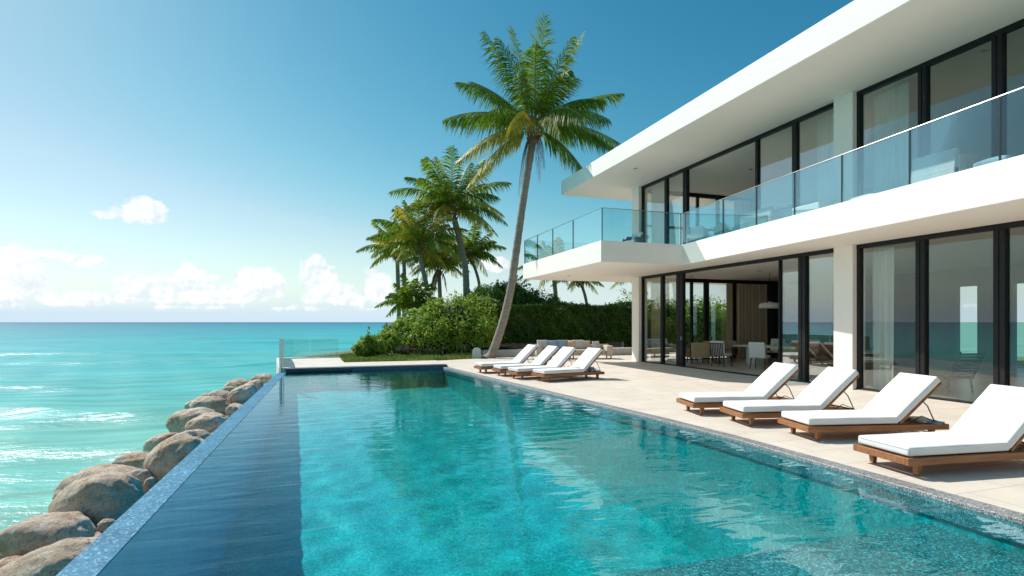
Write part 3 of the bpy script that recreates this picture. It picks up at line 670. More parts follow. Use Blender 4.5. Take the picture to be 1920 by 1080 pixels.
# ================================================================= SUN LOUNGERS
LW = .74
def make_lounger(name='sun_lounger', ang=42, total=2.18):
    root = empty(name)
    f = MB()
    zb, zt = .135, .215
    f.box(0, total, 0, .045, zb, zt); f.box(0, total, LW-.045, LW, zb, zt)
    f.box(0, .045, .046, LW-.046, zb+.001, zt-.001); f.box(total-.045, total, .046, LW-.046, zb+.001, zt-.001)
    f.build('frame', 'teak', root, bevel=.005)
    s = MB()
    for i in range(22):
        x = .07+i*.0905
        if x < total-.1: s.box(x, x+.062, .046, LW-.046, zt-.030, zt-.006)
    s.build('slats', 'teaky', root)
    for lx in (.17, total-.24):
        for ly in (.05, LW-.12):
            l = MB(); z1 = zb+.004
            l.add([(lx+.012, ly+.008, 0), (lx+.058, ly+.008, 0), (lx+.058, ly+.062, 0), (lx+.012, ly+.062, 0), (lx, ly, z1), (lx+.07, ly, z1), (lx+.07, ly+.07, z1), (lx, ly+.07, z1)],
                  [(0, 3, 2, 1), (4, 5, 6, 7), (0, 1, 5, 4), (1, 2, 6, 5), (2, 3, 7, 6), (3, 0, 4, 7)])
            l.build('leg', 'teak', root, bevel=.004)
    # seat mattress
    hx = 1.42; th = .10
    def pad(nm, x0, x1, M=None, parent=root):
        bm = bmesh.new(); bmesh.ops.create_cube(bm, size=1)
        bmesh.ops.scale(bm, vec=(x1-x0, LW-.06, th), verts=bm.verts)
        bmesh.ops.bevel(bm, geom=bm.edges[:], offset=.030, segments=4, profile=.6, affect='EDGES')
        bmesh.ops.subdivide_edges(bm, edges=[e for e in bm.edges if e.calc_length() > .3], cuts=10, use_grid_fill=True)
        for v in bm.verts:
            xx = v.co.x/(x1-x0)*2; yy = v.co.y/(LW-.06)*2
            if v.co.z > 0:
                v.co.z += .012*(1-xx**4)*(1-yy**4)+.0035*math.sin(v.co.x*9+v.co.y*4)*math.sin(v.co.y*8)*(1-abs(xx)**6)
        bmesh.ops.translate(bm, vec=((x0+x1)/2, LW/2, th/2), verts=bm.verts)
        if M is not None: bmesh.ops.transform(bm, matrix=M, verts=bm.verts)
        me = bpy.data.meshes.new(nm); bm.to_mesh(me); bm.free()
        for p in me.polygons: p.use_smooth = True
        me.materials.append(M_['canvas']); o = bpy.data.objects.new(nm, me); C.objects.link(o); o.parent = parent
        return o
    pad('mattress', .035, hx, Matrix.Translation((0, 0, zt+.012)))
    pz = zt+.012+th*.5; pp = MB(); e0, e1, f0, f1 = .033, hx+.002, .028, LW-.028; c_ = .03
    pp.tube([(e0+c_, f0, pz+.03), (e1-c_, f0, pz+.03), (e1, f0+c_, pz+.03), (e1, f1-c_, pz+.03), (e1-c_, f1, pz+.03), (e0+c_, f1, pz+.03), (e0, f1-c_, pz+.03), (e0, f0+c_, pz+.03), (e0+c_, f0, pz+.03)], .0045, 6)
    pp.build('piping', 'canvas', root)
    Mb = Matrix.Translation((hx+.01, 0, zt+.015)) @ Matrix.Rotation(-R(ang), 4, 'Y')
    br = MB()
    br.box(0, .88, .03, .075, -.022, .008, M=Mb); br.box(0, .88, LW-.075, LW-.03, -.022, .008, M=Mb)
    for i in range(9): br.box(.03+i*.095, .03+i*.095+.06, .076, LW-.076, -.016, .004, M=Mb)
    bk = br.build('backrest', 'teak', root, bevel=.003)
    pad('back_cushion', .01, .90, Mb @ Matrix.Translation((0, 0, .010)))
    # dark metal prop
    top = Mb @ Vector((.52, 0, -.02)); r = MB()
    for y in (.10, LW-.10):
        r.tube([(top.x, y, top.z), (top.x+.10, y, top.z-.10), (hx+.62, y, zt+.02)], .008, 6)
    r.tube([(top.x, .10, top.z), (top.x, LW-.10, top.z)], .007, 6); r.tube([(hx+.62, .10, zt+.02), (hx+.62, LW-.10, zt+.02)], .007, 6)
    r.tube([(hx+.25, .12, zt+.01), (hx+.45, .14, zt+.10), (hx+.62, .12, zt+.03)], .007, 6)
    r.build('backrest_prop', 'black', root)
    return root
proto = make_lounger()
def place(root, corner, deg, label):
    root.location = (corner[0], corner[1], 0); root.rotation_euler = (0, 0, R(deg)); root['label'] = label; root['category'] = 'sun lounger'
near = [((5.92, 4.12), -7.5, 'white cushioned teak sun lounger at the right picture edge, closest to the pool corner'),
        ((6.38, 5.83), -13, 'white cushioned teak sun lounger with magazines lying on its head end'),
        ((6.28, 7.00), -12, 'white cushioned teak sun lounger between the magazines lounger and the one nearest the dining room'),
        ((6.20, 8.14), -12, 'white cushioned teak sun lounger in front of the open dining room doorway')]
far = [((5.62, 13.95), 9, 'teak sun lounger with rumpled towels, nearest of the far row'),
       ((5.12, 14.80), 8, 'teak sun lounger second nearest in the far row by the palm'),
       ((4.92, 15.85), 4, 'teak sun lounger third in the far row by the palm'),
       ((4.60, 16.95), 4, 'teak sun lounger farthest away, nearest the leaning palm trunk')]
for i, (c, dg, lb) in enumerate(near):
    o = proto if i == 0 else copy_tree(proto)
    place(o, c, dg, lb); o['group'] = 'loungers in the near row beside the pool'
proto2 = make_lounger(ang=43, total=2.12)
for i, (c, dg, lb) in enumerate(far):
    o = proto2 if i == 0 else copy_tree(proto2)
    place(o, c, dg, lb); o['group'] = 'loungers in the far row beside the pool'

# magazines and towels on the loungers
def on_lounger(c, dg, x, y, z=.217):
    a = R(dg); return (c[0]+x*math.cos(a)-y*math.sin(a), c[1]+x*math.sin(a)+y*math.cos(a), z)
c, dg = near[1][0], near[1][1]
for k, (x, y, w, d_, h, m, dz, rz, nm, lb) in enumerate([(1.98, .22, .28, .20, .030, 'paper', 0, 12, 'book', 'thick pale book at the bottom of the pile on a teak lounger'),
        (1.96, .28, .22, .30, .012, 'paper', .031, -14, 'magazine', 'pale grey magazine lying across the pale book on the lounger'),
        (2.04, .08, .20, .15, .022, 'bluecloth', .0, 25, 'book', 'small navy book at the tip of the lounger beside the pale pile'),
        (1.90, .50, .18, .24, .035, 'canvas', 0, 5, 'towel', 'folded white towel beside the magazines on the teak lounger')]):
    e = MB().box(-w/2, w/2, -d_/2, d_/2, 0, h).build(nm, m, bevel=.004, seg=2)
    p_ = on_lounger(c, dg, x, y, .217+dz); e.location = p_; e.rotation_euler = (0, 0, R(dg+rz)); tag(e, lb, nm)
def rumpled(name, m, w, d_, h, loc, rz, label, cat, seed=0, scale=5):
    nx = 26; vs = []
    for j in range(nx+1):
        for i in range(nx+1):
            u, v = i/nx*2-1, j/nx*2-1
            q = noise.noise(Vector((u*scale*.5+seed, v*scale*.5, seed)))+.5*noise.noise(Vector((u*scale, v*scale+seed, 1)))
            e = (1-u**6)*(1-v**6)
            vs.append((u*w/2*(1+.1*noise.noise(Vector((v*3, seed, 0)))), v*d_/2*(1+.12*noise.noise(Vector((u*3, seed, 5)))), max(.004, h*e*(.55+.9*abs(q)))))
    fs = [(j*(nx+1)+i, j*(nx+1)+i+1, (j+1)*(nx+1)+i+1, (j+1)*(nx+1)+i) for j in range(nx) for i in range(nx)]
    mb = MB(); mb.add(vs, fs); o = mb.build(name, m, smooth=True, loc=loc); o.rotation_euler = (0, 0, rz)
    s_ = o.modifiers.new('solid', 'SOLIDIFY'); s_.thickness = .006; return tag(o, label, cat)
c, dg = far[0][0], far[0][1]
rumpled('towel', 'greycloth', .42, .5, .16, on_lounger(c, dg, 1.42, .36, .215), R(dg), 'rumpled pale grey towel beneath the backrest of the nearest far lounger', 'towel', 3, 6)
rumpled('towel', 'bluecloth', .26, .40, .13, on_lounger(c, dg, 1.78, .3, .215), R(dg+12), 'crumpled blue grey towel at the head end of the nearest far lounger', 'towel', 8, 6)
c, dg = far[2][0], far[2][1]
rumpled('towel', 'greycloth', .36, .42, .18, on_lounger(c, dg, 1.62, .36, .215), R(dg), 'pale towel bunched behind the backrest of the third far lounger', 'towel', 12, 6)

# ================================================================= OUTDOOR SOFA
sofa = empty('outdoor_sofa', (10.6, 22.6, 0), R(-14), 'long beige outdoor sofa in front of the hedge beside the far loungers', 'sofa')
SL = 3.5
MB().box(-SL/2, SL/2, -.45, .45, .17, .26).build('base_frame', 'linen', sofa, bevel=.02)
cushion('seat_cushion', 'linen', (-SL/2+.03, SL/2-.30, -.45, .36, .25, .44), sofa, .12)
MB().box(-SL/2, SL/2, .36, .47, .26, .66).build('backrest', 'linen', sofa, bevel=.03)
MB().box(SL/2-.30, SL/2, -.47, .36, .14, .62).build('armrest', 'linen', sofa, bevel=.05, seg=3)
MB().box(-SL/2-.02, -SL/2+.22, -.47, .36, .14, .60).build('armrest', 'linen', sofa, bevel=.05, seg=3)
for x in (-SL/2+.1, -.1, SL/2-.1):
    for y in (-.4, .38): MB().box(x-.025, x+.025, y-.025, y+.025, 0, .17).build('leg', 'teak', sofa)
def throw_pillow(x, w, h, m, tilt, rz, label, y=.18):
    Mx = Matrix.Translation((10.6, 22.6, 0)) @ Matrix.Rotation(R(-14), 4, 'Z') @ Matrix.Translation((x, y, .43)) @ Matrix.Rotation(R(rz), 4, 'Z') @ Matrix.Rotation(R(-tilt), 4, 'X')
    o = cushion('throw_pillow', m, (-w/2, w/2, -.09, .09, 0, h), None, .55)
    o.matrix_world = Mx; return tag(o, label, 'pillow', 'pillows on the outdoor sofa')
for a_ in [(-1.45, .5, .46, 'greycloth', 14, 3, 'grey pillow at the left end of the outdoor sofa'),
           (-1.0, .56, .44, 'bluecloth', 14, -4, 'wide blue pillow second from the left on the outdoor sofa'),
           (-.48, .54, .46, 'bluecloth', 16, 5, 'dusty blue pillow third from the left on the outdoor sofa'),
           (-.12, .40, .44, 'tan', 12, -22, 'small tan pillow in the middle of the outdoor sofa'),
           (.26, .52, .46, 'greycloth', 14, 4, 'light grey pillow just right of the tan one'),
           (.62, .42, .42, 'linen', 10, -6, 'beige square pillow right of the light grey one'),
           (1.16, .42, .40, 'greycloth', 22, 30, 'round looking pale pillow nearest the right armrest')]: throw_pillow(*a_)
# low concrete bench / planter behind the loungers and beyond the sofa
tag(MB().box(6.9, 9.6, 24.9, 25.3, 0, .34).build('low_bench', 'concrete', bevel=.02), 'low pale concrete bench behind the far loungers beside the palm trunk', 'bench')
tag(MB().box(13.0, 15.6, 24.3, 24.9, 0, .36).build('low_bench', 'concrete', bevel=.02), 'low pale concrete bench between the sofa and the far column', 'bench')
st = MB()
pts = []
for i in range(13):
    a = math.pi*i/12; pts.append((.20*math.cos(a), .36+.14*math.sin(a)))
prof = [(.22, 0)]+pts+[(-.22, 0)]
st.add([(x, -.09, z) for x, z in prof]+[(x, .09, z) for x, z in prof], [tuple(range(len(prof)))[::-1], tuple(range(len(prof), 2*len(prof)))]+[(i, (i+1) % len(prof), len(prof)+(i+1) % len(prof), len(prof)+i) for i in range(len(prof))])
sb_ = st.build('marker_stone', pbr('pale_green_stone', (.36, .42, .39), .6, (.46, .51, .48), 5, 5, bump=.2), bevel=.015); sb_.location = at(894, 672, z=0); sb_.rotation_euler = (0, 0, -YAW)
tag(sb_, 'pale rounded upright stone standing left of the leaning palm trunk', 'stone')

# ================================================================= FENCES
def glass_fence(name, pts, z0, h, label, gm='fglass', cat='fence', postm='steel', thick=.012, rail_=False, endpost=0):
    root = empty(name, (pts[0][0], pts[0][1], z0), 0, label, cat); o0 = Vector((pts[0][0], pts[0][1]))
    for p, q in zip(pts[:-1], pts[1:]):
        p = Vector(p)-o0; q = Vector(q)-o0; d = (q-p).normalized(); nn = Vector((-d.y, d.x))*thick/2
        a, b = p+d*.03, q-d*.03
        MB().prism([(a-nn)[:], (b-nn)[:], (b+nn)[:], (a+nn)[:]], .03, h).build('glass_panel', gm, root)
    for p in pts:
        p = Vector(p)-o0; MB().box(p.x-.015, p.x+.015, p.y-.015, p.y+.015, 0, h*(.35 if rail_ is None else 1)).build('post', postm, root)
    return root
glass_fence('glass_fence', [(-1.78, 20.7), (-2.0, 23.3), (-2.28, 25.8), (-1.0, 25.85), (.25, 25.9)], .1, .85, 'clear glass fence around the far left walkway above the sea', rail_=None)
glass_fence('glass_fence', [(2.7, 26.4), (5.2, 26.4), (7.7, 26.4), (10.2, 26.4), (12.8, 26.4), (15.4, 26.4)], -.05, .64, 'low smoky glass fence between the grass and the hedge', gm='mesh')
pr = empty('corner_post', (-1.72, 19.98, 0), 0, 'tall brushed steel post at the far left corner of the pool', 'post')
MB().tube([(0, 0, -.3), (0, 0, 1.10)], .05, 16).build('post_tube', 'steel', pr, smooth=False, bevel=.004)
MB().tube([(.09, .03, -.05), (.09, .03, 1.12)], .014, 10).build('guide_rod', 'steel', pr)
MB().lathe([(0, 1.10), (.055, 1.10), (.055, 1.125), (0, 1.13)], 16).build('post_cap', 'steel', pr)

# ================================================================= BOULDERS
def boulder(px, py, w, h, zc, label, seed, depth=1.0, tilt=0, rz=0, name='boulder', rough=.16, group=None):
    c = at(px, py, z=zc); t = (c.x*ST+c.y*CT)
    W_, H_ = w/1000*t/2, h/1000*t/2*1.08; depth *= .72
    bm = bmesh.new(); bmesh.ops.create_icosphere(bm, subdivisions=5, radius=1)
    for v in bm.verts:
        p = v.co.copy(); q = p*1.0+Vector((seed*3.1, seed*1.7, seed))
        n1 = noise.noise(q*.9); n2 = noise.noise(q*2.3); n3 = noise.fractal(q*4, .8, 2.1, 6)
        r = 1+rough*1.5*n1+rough*.7*n2+rough*.28*n3
        # blocky: superellipsoid
        m_ = (abs(p.x)**3+abs(p.y)**3+abs(p.z)**3)**(1/3); r *= (.72+.28/m_)
        cr = noise.noise(q*1.6+Vector((9, 9, 9))); r -= .10*math.exp(-(cr/.03)**2)*rough*3
        v.co = p*r
        if v.co.z < -.75: v.co.z = -.75+(v.co.z+.75)*.3
    bmesh.ops.scale(bm, vec=(W_, W_*depth, H_), verts=bm.verts)
    bmesh.ops.rotate(bm, cent=(0, 0, 0), matrix=Matrix.Rotation(R(tilt), 3, 'Y'), verts=bm.verts)
    me = bpy.data.meshes.new(name); bm.to_mesh(me); bm.free()
    for p in me.polygons: p.use_smooth = True
    me.materials.append(M_['rock']); o = bpy.data.objects.new(name, me); C.objects.link(o)
    o.location = c; o.rotation_euler = (0, 0, -YAW+R(rz)); return tag(o, label, 'boulder', group or 'boulders below the infinity edge')
BL = [
 (79, 1018, 160, 92, -.95, 'dark rounded boulder at the lower left corner above the turquoise shallows', 1.0, -8),
 (12, 1082, 84, 62, -1.1, 'small brown boulder cut by the bottom left picture corner', 1.0, 0),
 (120, 1080, 230, 110, -.62, 'long pale boulder lying against the near end of the infinity rim', .8, -24),
 (190, 948, 152, 108, -.75, 'largest rounded brown boulder with golden shaded side beside the rim', 1.0, -16),
 (192, 917, 160, 76, -1.05, 'wide grey boulder just behind the largest rounded boulder', 1.0, -6),
 (262, 908, 52, 54, -.80, 'brown boulder wedged right of the largest rounded boulder', 1.0, 0),
 (260, 869, 80, 38, -1.15, 'flat dark boulder beside the white surf', 1.0, 0),
 (345, 862, 135, 86, -.52, 'big pale sunlit boulder against the middle of the rim', .9, -30),
 (306, 833, 66, 36, -1.05, 'low pale boulder left of the big sunlit one, at the water', 1.0, -20),
 (388, 803, 80, 50, -.62, 'pale dome shaped boulder touching the rim halfway along', 1.0, -22),
 (363, 794, 92, 50, -.92, 'egg shaped boulder leaning out over the sea halfway along', 1.0, -8),
 (394, 763, 68, 36, -.85, 'brown flat topped boulder behind the egg shaped one', 1.0, 4),
 (414, 750, 56, 32, -.85, 'dark boulder peeking behind the brown flat topped one', 1.0, 8),
 (360, 763, 26, 22, -1.2, 'small tan boulder at the water left of the flat topped one', 1.0, 0),
 (388, 745, 24, 14, -1.2, 'tiny brown boulder at the water behind the flat topped one', 1.0, 0),
 (448, 722, 50, 20, -.95, 'low dark boulder farthest out to sea near the far end', 1.0, 4),
 (436, 772, 24, 22, -.5, 'small boulder squeezed against the rim right of the dark ones', 1.0, 0),
 (455, 742, 56, 34, -.6, 'broad pale slab of rock against the rim near the far end', 1.0, -30),
 (474, 727, 44, 22, -.55, 'pale ridged rock near the far end of the rim', 1.0, -22),
 (490, 712, 40, 18, -.45, 'last pale rock beside the steel corner post', 1.0, -10),
 (430, 734, 30, 16, -.85, 'small brown rock behind the dark peeking boulder', 1.0, 0),
 (203, 989, 36, 28, -.85, 'small grey rock in the gap below the largest boulder', 1.0, 0),
 (281, 906, 20, 20, -.6, 'small pale rock between the brown wedge and the rim', 1.0, 0),
 (420, 822, 60, 40, -.75, 'pale rock tucked under the rim behind the sunlit boulder', 1.0, -30),
]
for i, (px, py, w, h, zc, lb, dp, tl) in enumerate(BL):
    boulder(px, py, w*1.0, h*1.02, zc, lb, i*1.37+.4, dp, tl, rough=.12)
fill = [(-2.6, y, -1.15) for y in np.arange(3.2, 22, 1.15)]+[(-3.5, y, -1.5) for y in np.arange(4, 21, 1.7)]
for i, (x, y, z) in enumerate(fill):
    bm = bmesh.new(); bmesh.ops.create_icosphere(bm, subdivisions=4, radius=1)
    s_ = .42+.15*random.random()
    for v in bm.verts:
        q = v.co+Vector((i*2.3, 5, i)); v.co *= 1+.22*noise.noise(q*.9)+.08*noise.noise(q*2.4)+.02*noise.fractal(q*5, 1, 2, 3)
        v.co.z *= .7
    me = bpy.data.meshes.new('boulder'); bm.to_mesh(me); bm.free()
    for p in me.polygons: p.use_smooth = True
    me.materials.append(M_['rock']); o = bpy.data.objects.new('boulder', me); C.objects.link(o)
    o.location = (x+.25*random.uniform(-1, 1), y, z+.1*random.uniform(-1, 1)); o.scale = (s_, s_*1.1, s_); o.rotation_euler = (0, 0, random.random()*6)
    tag(o, 'buried boulder mostly hidden under the larger boulders below the rim', 'boulder', 'half hidden boulders under the larger ones')

# ================================================================= PLANTS
def leaves_on(blobs, n, size, mb, mi=0, inner=.72, jitter=.16, zmin=-.05, elong=1.7):
    """leaf sized quads through the outer volume of noisy ellipsoids"""
    tot = sum((b[3]*b[4]+b[4]*b[5]+b[3]*b[5]) for b in blobs)
    for (x, y, z, rx, ry, rz) in blobs:
        k = int(n*(rx*ry+ry*rz+rx*rz)/tot)
        d = rng.normal(size=(k, 3)); d /= np.linalg.norm(d, axis=1)[:, None]
        ph = rng.random(3)*6
        lump = 1+jitter*(np.sin(d[:, 0]*5+ph[0])*np.sin(d[:, 1]*6+ph[1])+.6*np.sin(d[:, 2]*9+ph[2]+d[:, 0]*7))
        r = (inner+(1-inner)*rng.random(k)**.5)*lump+.05*rng.normal(size=k)
        P = np.array([x, y, z])+d*np.array([rx, ry, rz])*r[:, None]
        ok = P[:, 2] > zmin; P = P[ok]; d = d[ok]; k = len(P)
        nrm = d+rng.normal(size=(k, 3))*.75+np.array([0, 0, .5]); nrm /= np.linalg.norm(nrm, axis=1)[:, None]
        tdir = np.cross(nrm, rng.normal(size=(k, 3))); tdir /= np.linalg.norm(tdir, axis=1)[:, None]
        bi = np.cross(nrm, tdir); s = size*(.6+.8*rng.random(k))[:, None]
        V = np.stack([P-tdir*s*elong*.5, P+bi*s*.45+nrm*s*.12, P+tdir*s*elong*.5, P-bi*s*.45+nrm*s*.12], 1)
        mb.addq(V, mi)
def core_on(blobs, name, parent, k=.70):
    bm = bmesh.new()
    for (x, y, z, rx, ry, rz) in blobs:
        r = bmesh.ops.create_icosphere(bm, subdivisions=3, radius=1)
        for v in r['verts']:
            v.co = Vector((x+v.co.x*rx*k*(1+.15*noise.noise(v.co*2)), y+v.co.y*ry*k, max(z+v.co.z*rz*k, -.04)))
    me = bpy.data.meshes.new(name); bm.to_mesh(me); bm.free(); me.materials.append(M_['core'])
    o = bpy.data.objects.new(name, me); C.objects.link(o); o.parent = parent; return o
def shrub(name, blobs, n, size, m, label, cat='shrub', group=None, mats=None):
    cx = sum(b[0] for b in blobs)/len(blobs); cy = sum(b[1] for b in blobs)/len(blobs)
    root = empty(name, (cx, cy, 0), 0, label, cat, group)
    bl = [(b[0]-cx, b[1]-cy, b[2], b[3], b[4], b[5]) for b in blobs]
    cl = []
    for (x, y, z, rx, ry, rz) in bl:
        for _ in range(13):
            d = rng.normal(size=3); d[2] = abs(d[2])*.9-.25; d /= np.linalg.norm(d); q = .20+.24*rng.random()
            cl.append((x+d[0]*rx*.86, y+d[1]*ry*.86, z+d[2]*rz*.86, rx*q, rx*q, rx*q*.9))
    mb = MB(); leaves_on(bl, int(n*.45), size, mb); leaves_on(cl, int(n*.75), size, mb, inner=.35, jitter=.22)
    sp = []
    for (x, y, z, rx, ry, rz) in cl:
        if rng.random() < .35:
            d = rng.normal(size=3)*.5+np.array([0, 0, 1.0]); d /= np.linalg.norm(d); p = np.array([x, y, z])+d*rz; e = p+d*(.15+.25*rng.random())
            for t_ in np.linspace(0, 1, 7):
                c_ = p+(e-p)*t_; sp.append((c_[0], c_[1], c_[2], .07, .07, .07))
    leaves_on(sp, len(sp)*5, size*.9, mb, inner=.2)
    mb.build('foliage', m, root)
    core_on(bl, 'shade_core', root); return root  # solid hull, its dark colour stands in for shade between the leaves
# big light green shrub left of the palm
def blobs_px(lst):
    out = []
    for (px, py, w, h, b) in lst:
        p = at(px, py, b=b); t = p.x*ST+p.y*CT
        out.append((p.x, p.y, p.z, w/2000*t, w/2000*t*1.0, h/2000*t))
    return out
shrub('seagrape_shrub', blobs_px([(850, 605, 110, 100, 27.6), (815, 630, 90, 80, 27.0), (880, 630, 110, 95, 27.3), (800, 600, 60, 50, 28.0), (900, 590, 80, 70, 28.4), (845, 640, 70, 60, 26.9), (790, 640, 60, 50, 27.0), (828, 588, 60, 46, 27.8)]), 26000, .085, 'leafbright', 'large bright green leafy shrub between the small shrubs and the dark hedge')
shrub('seagrape_shrub', blobs_px([(700, 650, 62, 36, 26.2), (682, 655, 40, 26, 26.0), (722, 645, 50, 44, 26.6)]), 8000, .075, 'leafbright', 'small round green shrub nearest the sea at the end of the grass')
shrub('seagrape_shrub', blobs_px([(752, 635, 60, 60, 28.2), (738, 628, 40, 36, 28.6), (772, 616, 52, 70, 28.8), (765, 640, 60, 50, 27.8)]), 8000, .08, 'leafbright', 'medium green shrub behind the smallest one, below the little palm')
shrub('dark_shrub', blobs_px([(935, 600, 120, 120, 30.5), (915, 566, 90, 60, 31), (975, 570, 90, 70, 31), (1010, 590, 80, 90, 30.5), (890, 575, 60, 40, 31), (955, 550, 60, 34, 31.5), (960, 640, 110, 80, 29.6)]), 26000, .085, 'leafmid', 'tall dark green bush rising behind the leaning palm trunk')
# hedge
def hedge(x0, x1, y0, y1, h, n, label, name='clipped_hedge'):
    cx, cy = (x0+x1)/2, (y0+y1)/2
    root = empty(name, (cx, cy, 0), 0, label, 'hedge')
    mb = MB(); W_, D_ = x1-x0, y1-y0
    def field(u, v, s): return .13*np.sin(u*1.3+s)*np.sin(v*1.7+s*2)+.09*np.sin(u*3.7+v*2.9+s)+.05*np.sin(u*8.3+v*6.1)
    areas = [W_*h, W_*D_, D_*h]; tot = sum(areas)
    P, Nn = [], []
    k = int(n*areas[0]/tot); X = rng.uniform(-W_/2, W_/2, k); Z = rng.uniform(0, h, k); P.append(np.stack([X, -D_/2-field(X, Z, 1)+.14*rng.random(k), Z], 1)); Nn.append(np.tile([0, -1, .35], (k, 1)))
    k = int(n*areas[1]/tot); X = rng.uniform(-W_/2, W_/2, k); Y = rng.uniform(-D_/2, D_/2, k); P.append(np.stack([X, Y, h+field(X, Y, 4)*1.2-.16*rng.random(k)+.05*(rng.random(k)**8)*3], 1)); Nn.append(np.tile([0, 0, 1], (k, 1)))
    k = int(n*areas[2]/tot); Y = rng.uniform(-D_/2, D_/2, k); Z = rng.uniform(0, h, k); P.append(np.stack([-W_/2+.14*rng.random(k), Y, Z], 1)); Nn.append(np.tile([-1, 0, .3], (k, 1)))
    P = np.concatenate(P); Nn = np.concatenate(Nn).astype(float); k = len(P)
    nrm = Nn+rng.normal(size=(k, 3))*.7; nrm /= np.linalg.norm(nrm, axis=1)[:, None]
    td = np.cross(nrm, rng.normal(size=(k, 3))); td /= np.linalg.norm(td, axis=1)[:, None]; bi = np.cross(nrm, td)
    s = .075*(.6+.8*rng.random(k))[:, None]
    mb.addq(np.stack([P-td*s*.8, P+bi*s*.45, P+td*s*.8, P-bi*s*.45], 1))
    mb.build('foliage', 'leafdark', root)
    MB().box(-W_/2+.2, W_/2-.2, -D_/2+.2, D_/2-.2, -.04, h-.22).build('shade_core', 'core', root)  # solid box, inner shade of the hedge put into its dark colour
    return root
hedge(8.0, 20.0, 27.6, 29.2, 2.65, 46000, 'long dark clipped hedge closing the terrace behind the outdoor sofa')
shrub('seagrape_shrub', [(22.5, 33, 1.0, 2.4, 2.0, 2.4), (26, 34, 1.1, 2.6, 2.0, 2.5), (30.5, 35, 1.0, 2.6, 2, 2.4), (20.2, 33.5, 1.2, 1.6, 1.6, 2.8)], 16000, .12, 'leafbright', 'bright green bushes seen through the dining room garden windows')

# grass: uncountable
def grass():
    mb = MB(); k = 30000
    X = rng.uniform(-.9, 8.2, k); Y = rng.uniform(22.25, 27.0, k)
    lim = np.where(X < .35, 26.1, np.where(X < 4.3, 22.2, 23.4+(X-4.3)*.42))
    ok = (Y > lim+.04) & ~((X > 4.1) & (Y < 23.5)) & (X > -.9+.5*rng.random(k)) & (Y < 26.4+2*(X < 2.6)); X, Y = X[ok], Y[ok]; k = len(X)
    hgt = (.06+.16*rng.random(k))*(.8+.5*np.sin(X*1.9)*np.sin(Y*2.2)); a = rng.random(k)*6.28; w = .014
    ln = rng.normal(size=(k, 2))*.05; z = -.05+0*X
    B = np.stack([X, Y, z], 1); d = np.stack([np.cos(a)*w, np.sin(a)*w, 0*a], 1); T = B+np.stack([ln[:, 0], ln[:, 1], hgt+.05], 1)
    mb.addq(np.stack([B-d, B+d, T+d*.4, T-d*.4], 1))
    tag(mb.build('grass', 'grass'), 'green and straw coloured coastal grass bordering the far walkway', 'grass', kind='stuff')
grass()

# ---------------------------------------------------------------- palms
def frond(mb, P0, P1, P2, n=46, L=.85, mi=0, w=.05, droop=.35, rmi=3, stalk=.12, dead=0, rad=.028):
    P0, P1, P2 = map(np.array, (P0, P1, P2))
    t = np.linspace(0, 1, 14)[:, None]
    c = (1-t)**2*P0+2*t*(1-t)*P1+t**2*P2
    mb.tube([tuple(x) for x in c], list(np.linspace(rad, .005, 14)), 4, rmi, caps=False)
    t = np.linspace(stalk, .995, n)
    cc = ((1-t)**2)[:, None]*P0+(2*t*(1-t))[:, None]*P1+(t**2)[:, None]*P2
    T = (2*(1-t))[:, None]*(P1-P0)+(2*t)[:, None]*(P2-P1); T /= np.linalg.norm(T, axis=1)[:, None]
    up = np.array([0, 0, 1.]); S = np.cross(T, up); sn = np.linalg.norm(S, axis=1)[:, None]
    S = np.where(sn > .12, S/np.maximum(sn, 1e-6), np.cross(T, np.array([1, .3, 0]))); S /= np.linalg.norm(S, axis=1)[:, None]
    U = np.cross(S, T)
    prof = L*np.clip(np.sin(np.pi*(.14+.80*t))**.7, .1, 1)*np.where(t > .93, .8, 1)
    for sg in (-1, 1):
        r = rng.random(n)
        ang = 1.18-.62*t+.13*rng.normal(size=n)
        dr = (np.sin(ang))[:, None]*S*sg+(np.cos(ang))[:, None]*T+(.25*(r-.3))[:, None]*U*.8
        dr[:, 2] -= .35*droop
        dr /= np.linalg.norm(dr, axis=1)[:, None]
        ln = (prof*(.72+.45*rng.random(n)))[:, None]
        A = cc; B = cc+dr*ln*.5; B[:, 2] -= (droop*.22*ln[:, 0]*(.6+.8*r))
        d2 = dr.copy(); d2[:, 2] -= droop*(1.1+1.1*rng.random(n)); d2 /= np.linalg.norm(d2, axis=1)[:, None]
        E = B+d2*ln*.55
        wd = np.cross(dr, U); wd /= np.maximum(np.linalg.norm(wd, axis=1)[:, None], 1e-6)
        wv = T*w*.5
        q1 = np.stack([A-wv*.6, A+wv*.6, B+wv, B-wv], 1); q2 = np.stack([B-wv, B+wv, E+wv*.12, E-wv*.12], 1)
        # join as one island per leaflet
        m_ = len(A); V = np.concatenate([A-wv*.6, A+wv*.6, B-wv, B+wv, E-wv*.1, E+wv*.1]).reshape(6, m_, 3).transpose(1, 0, 2).reshape(-1, 3)
        base = mb.n; mb.v.append(V)
        for i in range(m_):
            o = base+i*6; mb.f.append((o, o+1, o+3, o+2)); mb.f.append((o+2, o+3, o+5, o+4)); mb.mi += [mi, mi]
        mb.n += 6*m_
RT = np.array([CT, -ST, 0]); FW = np.array([ST, CT, 0]); UP = np.array([0, 0, 1.])
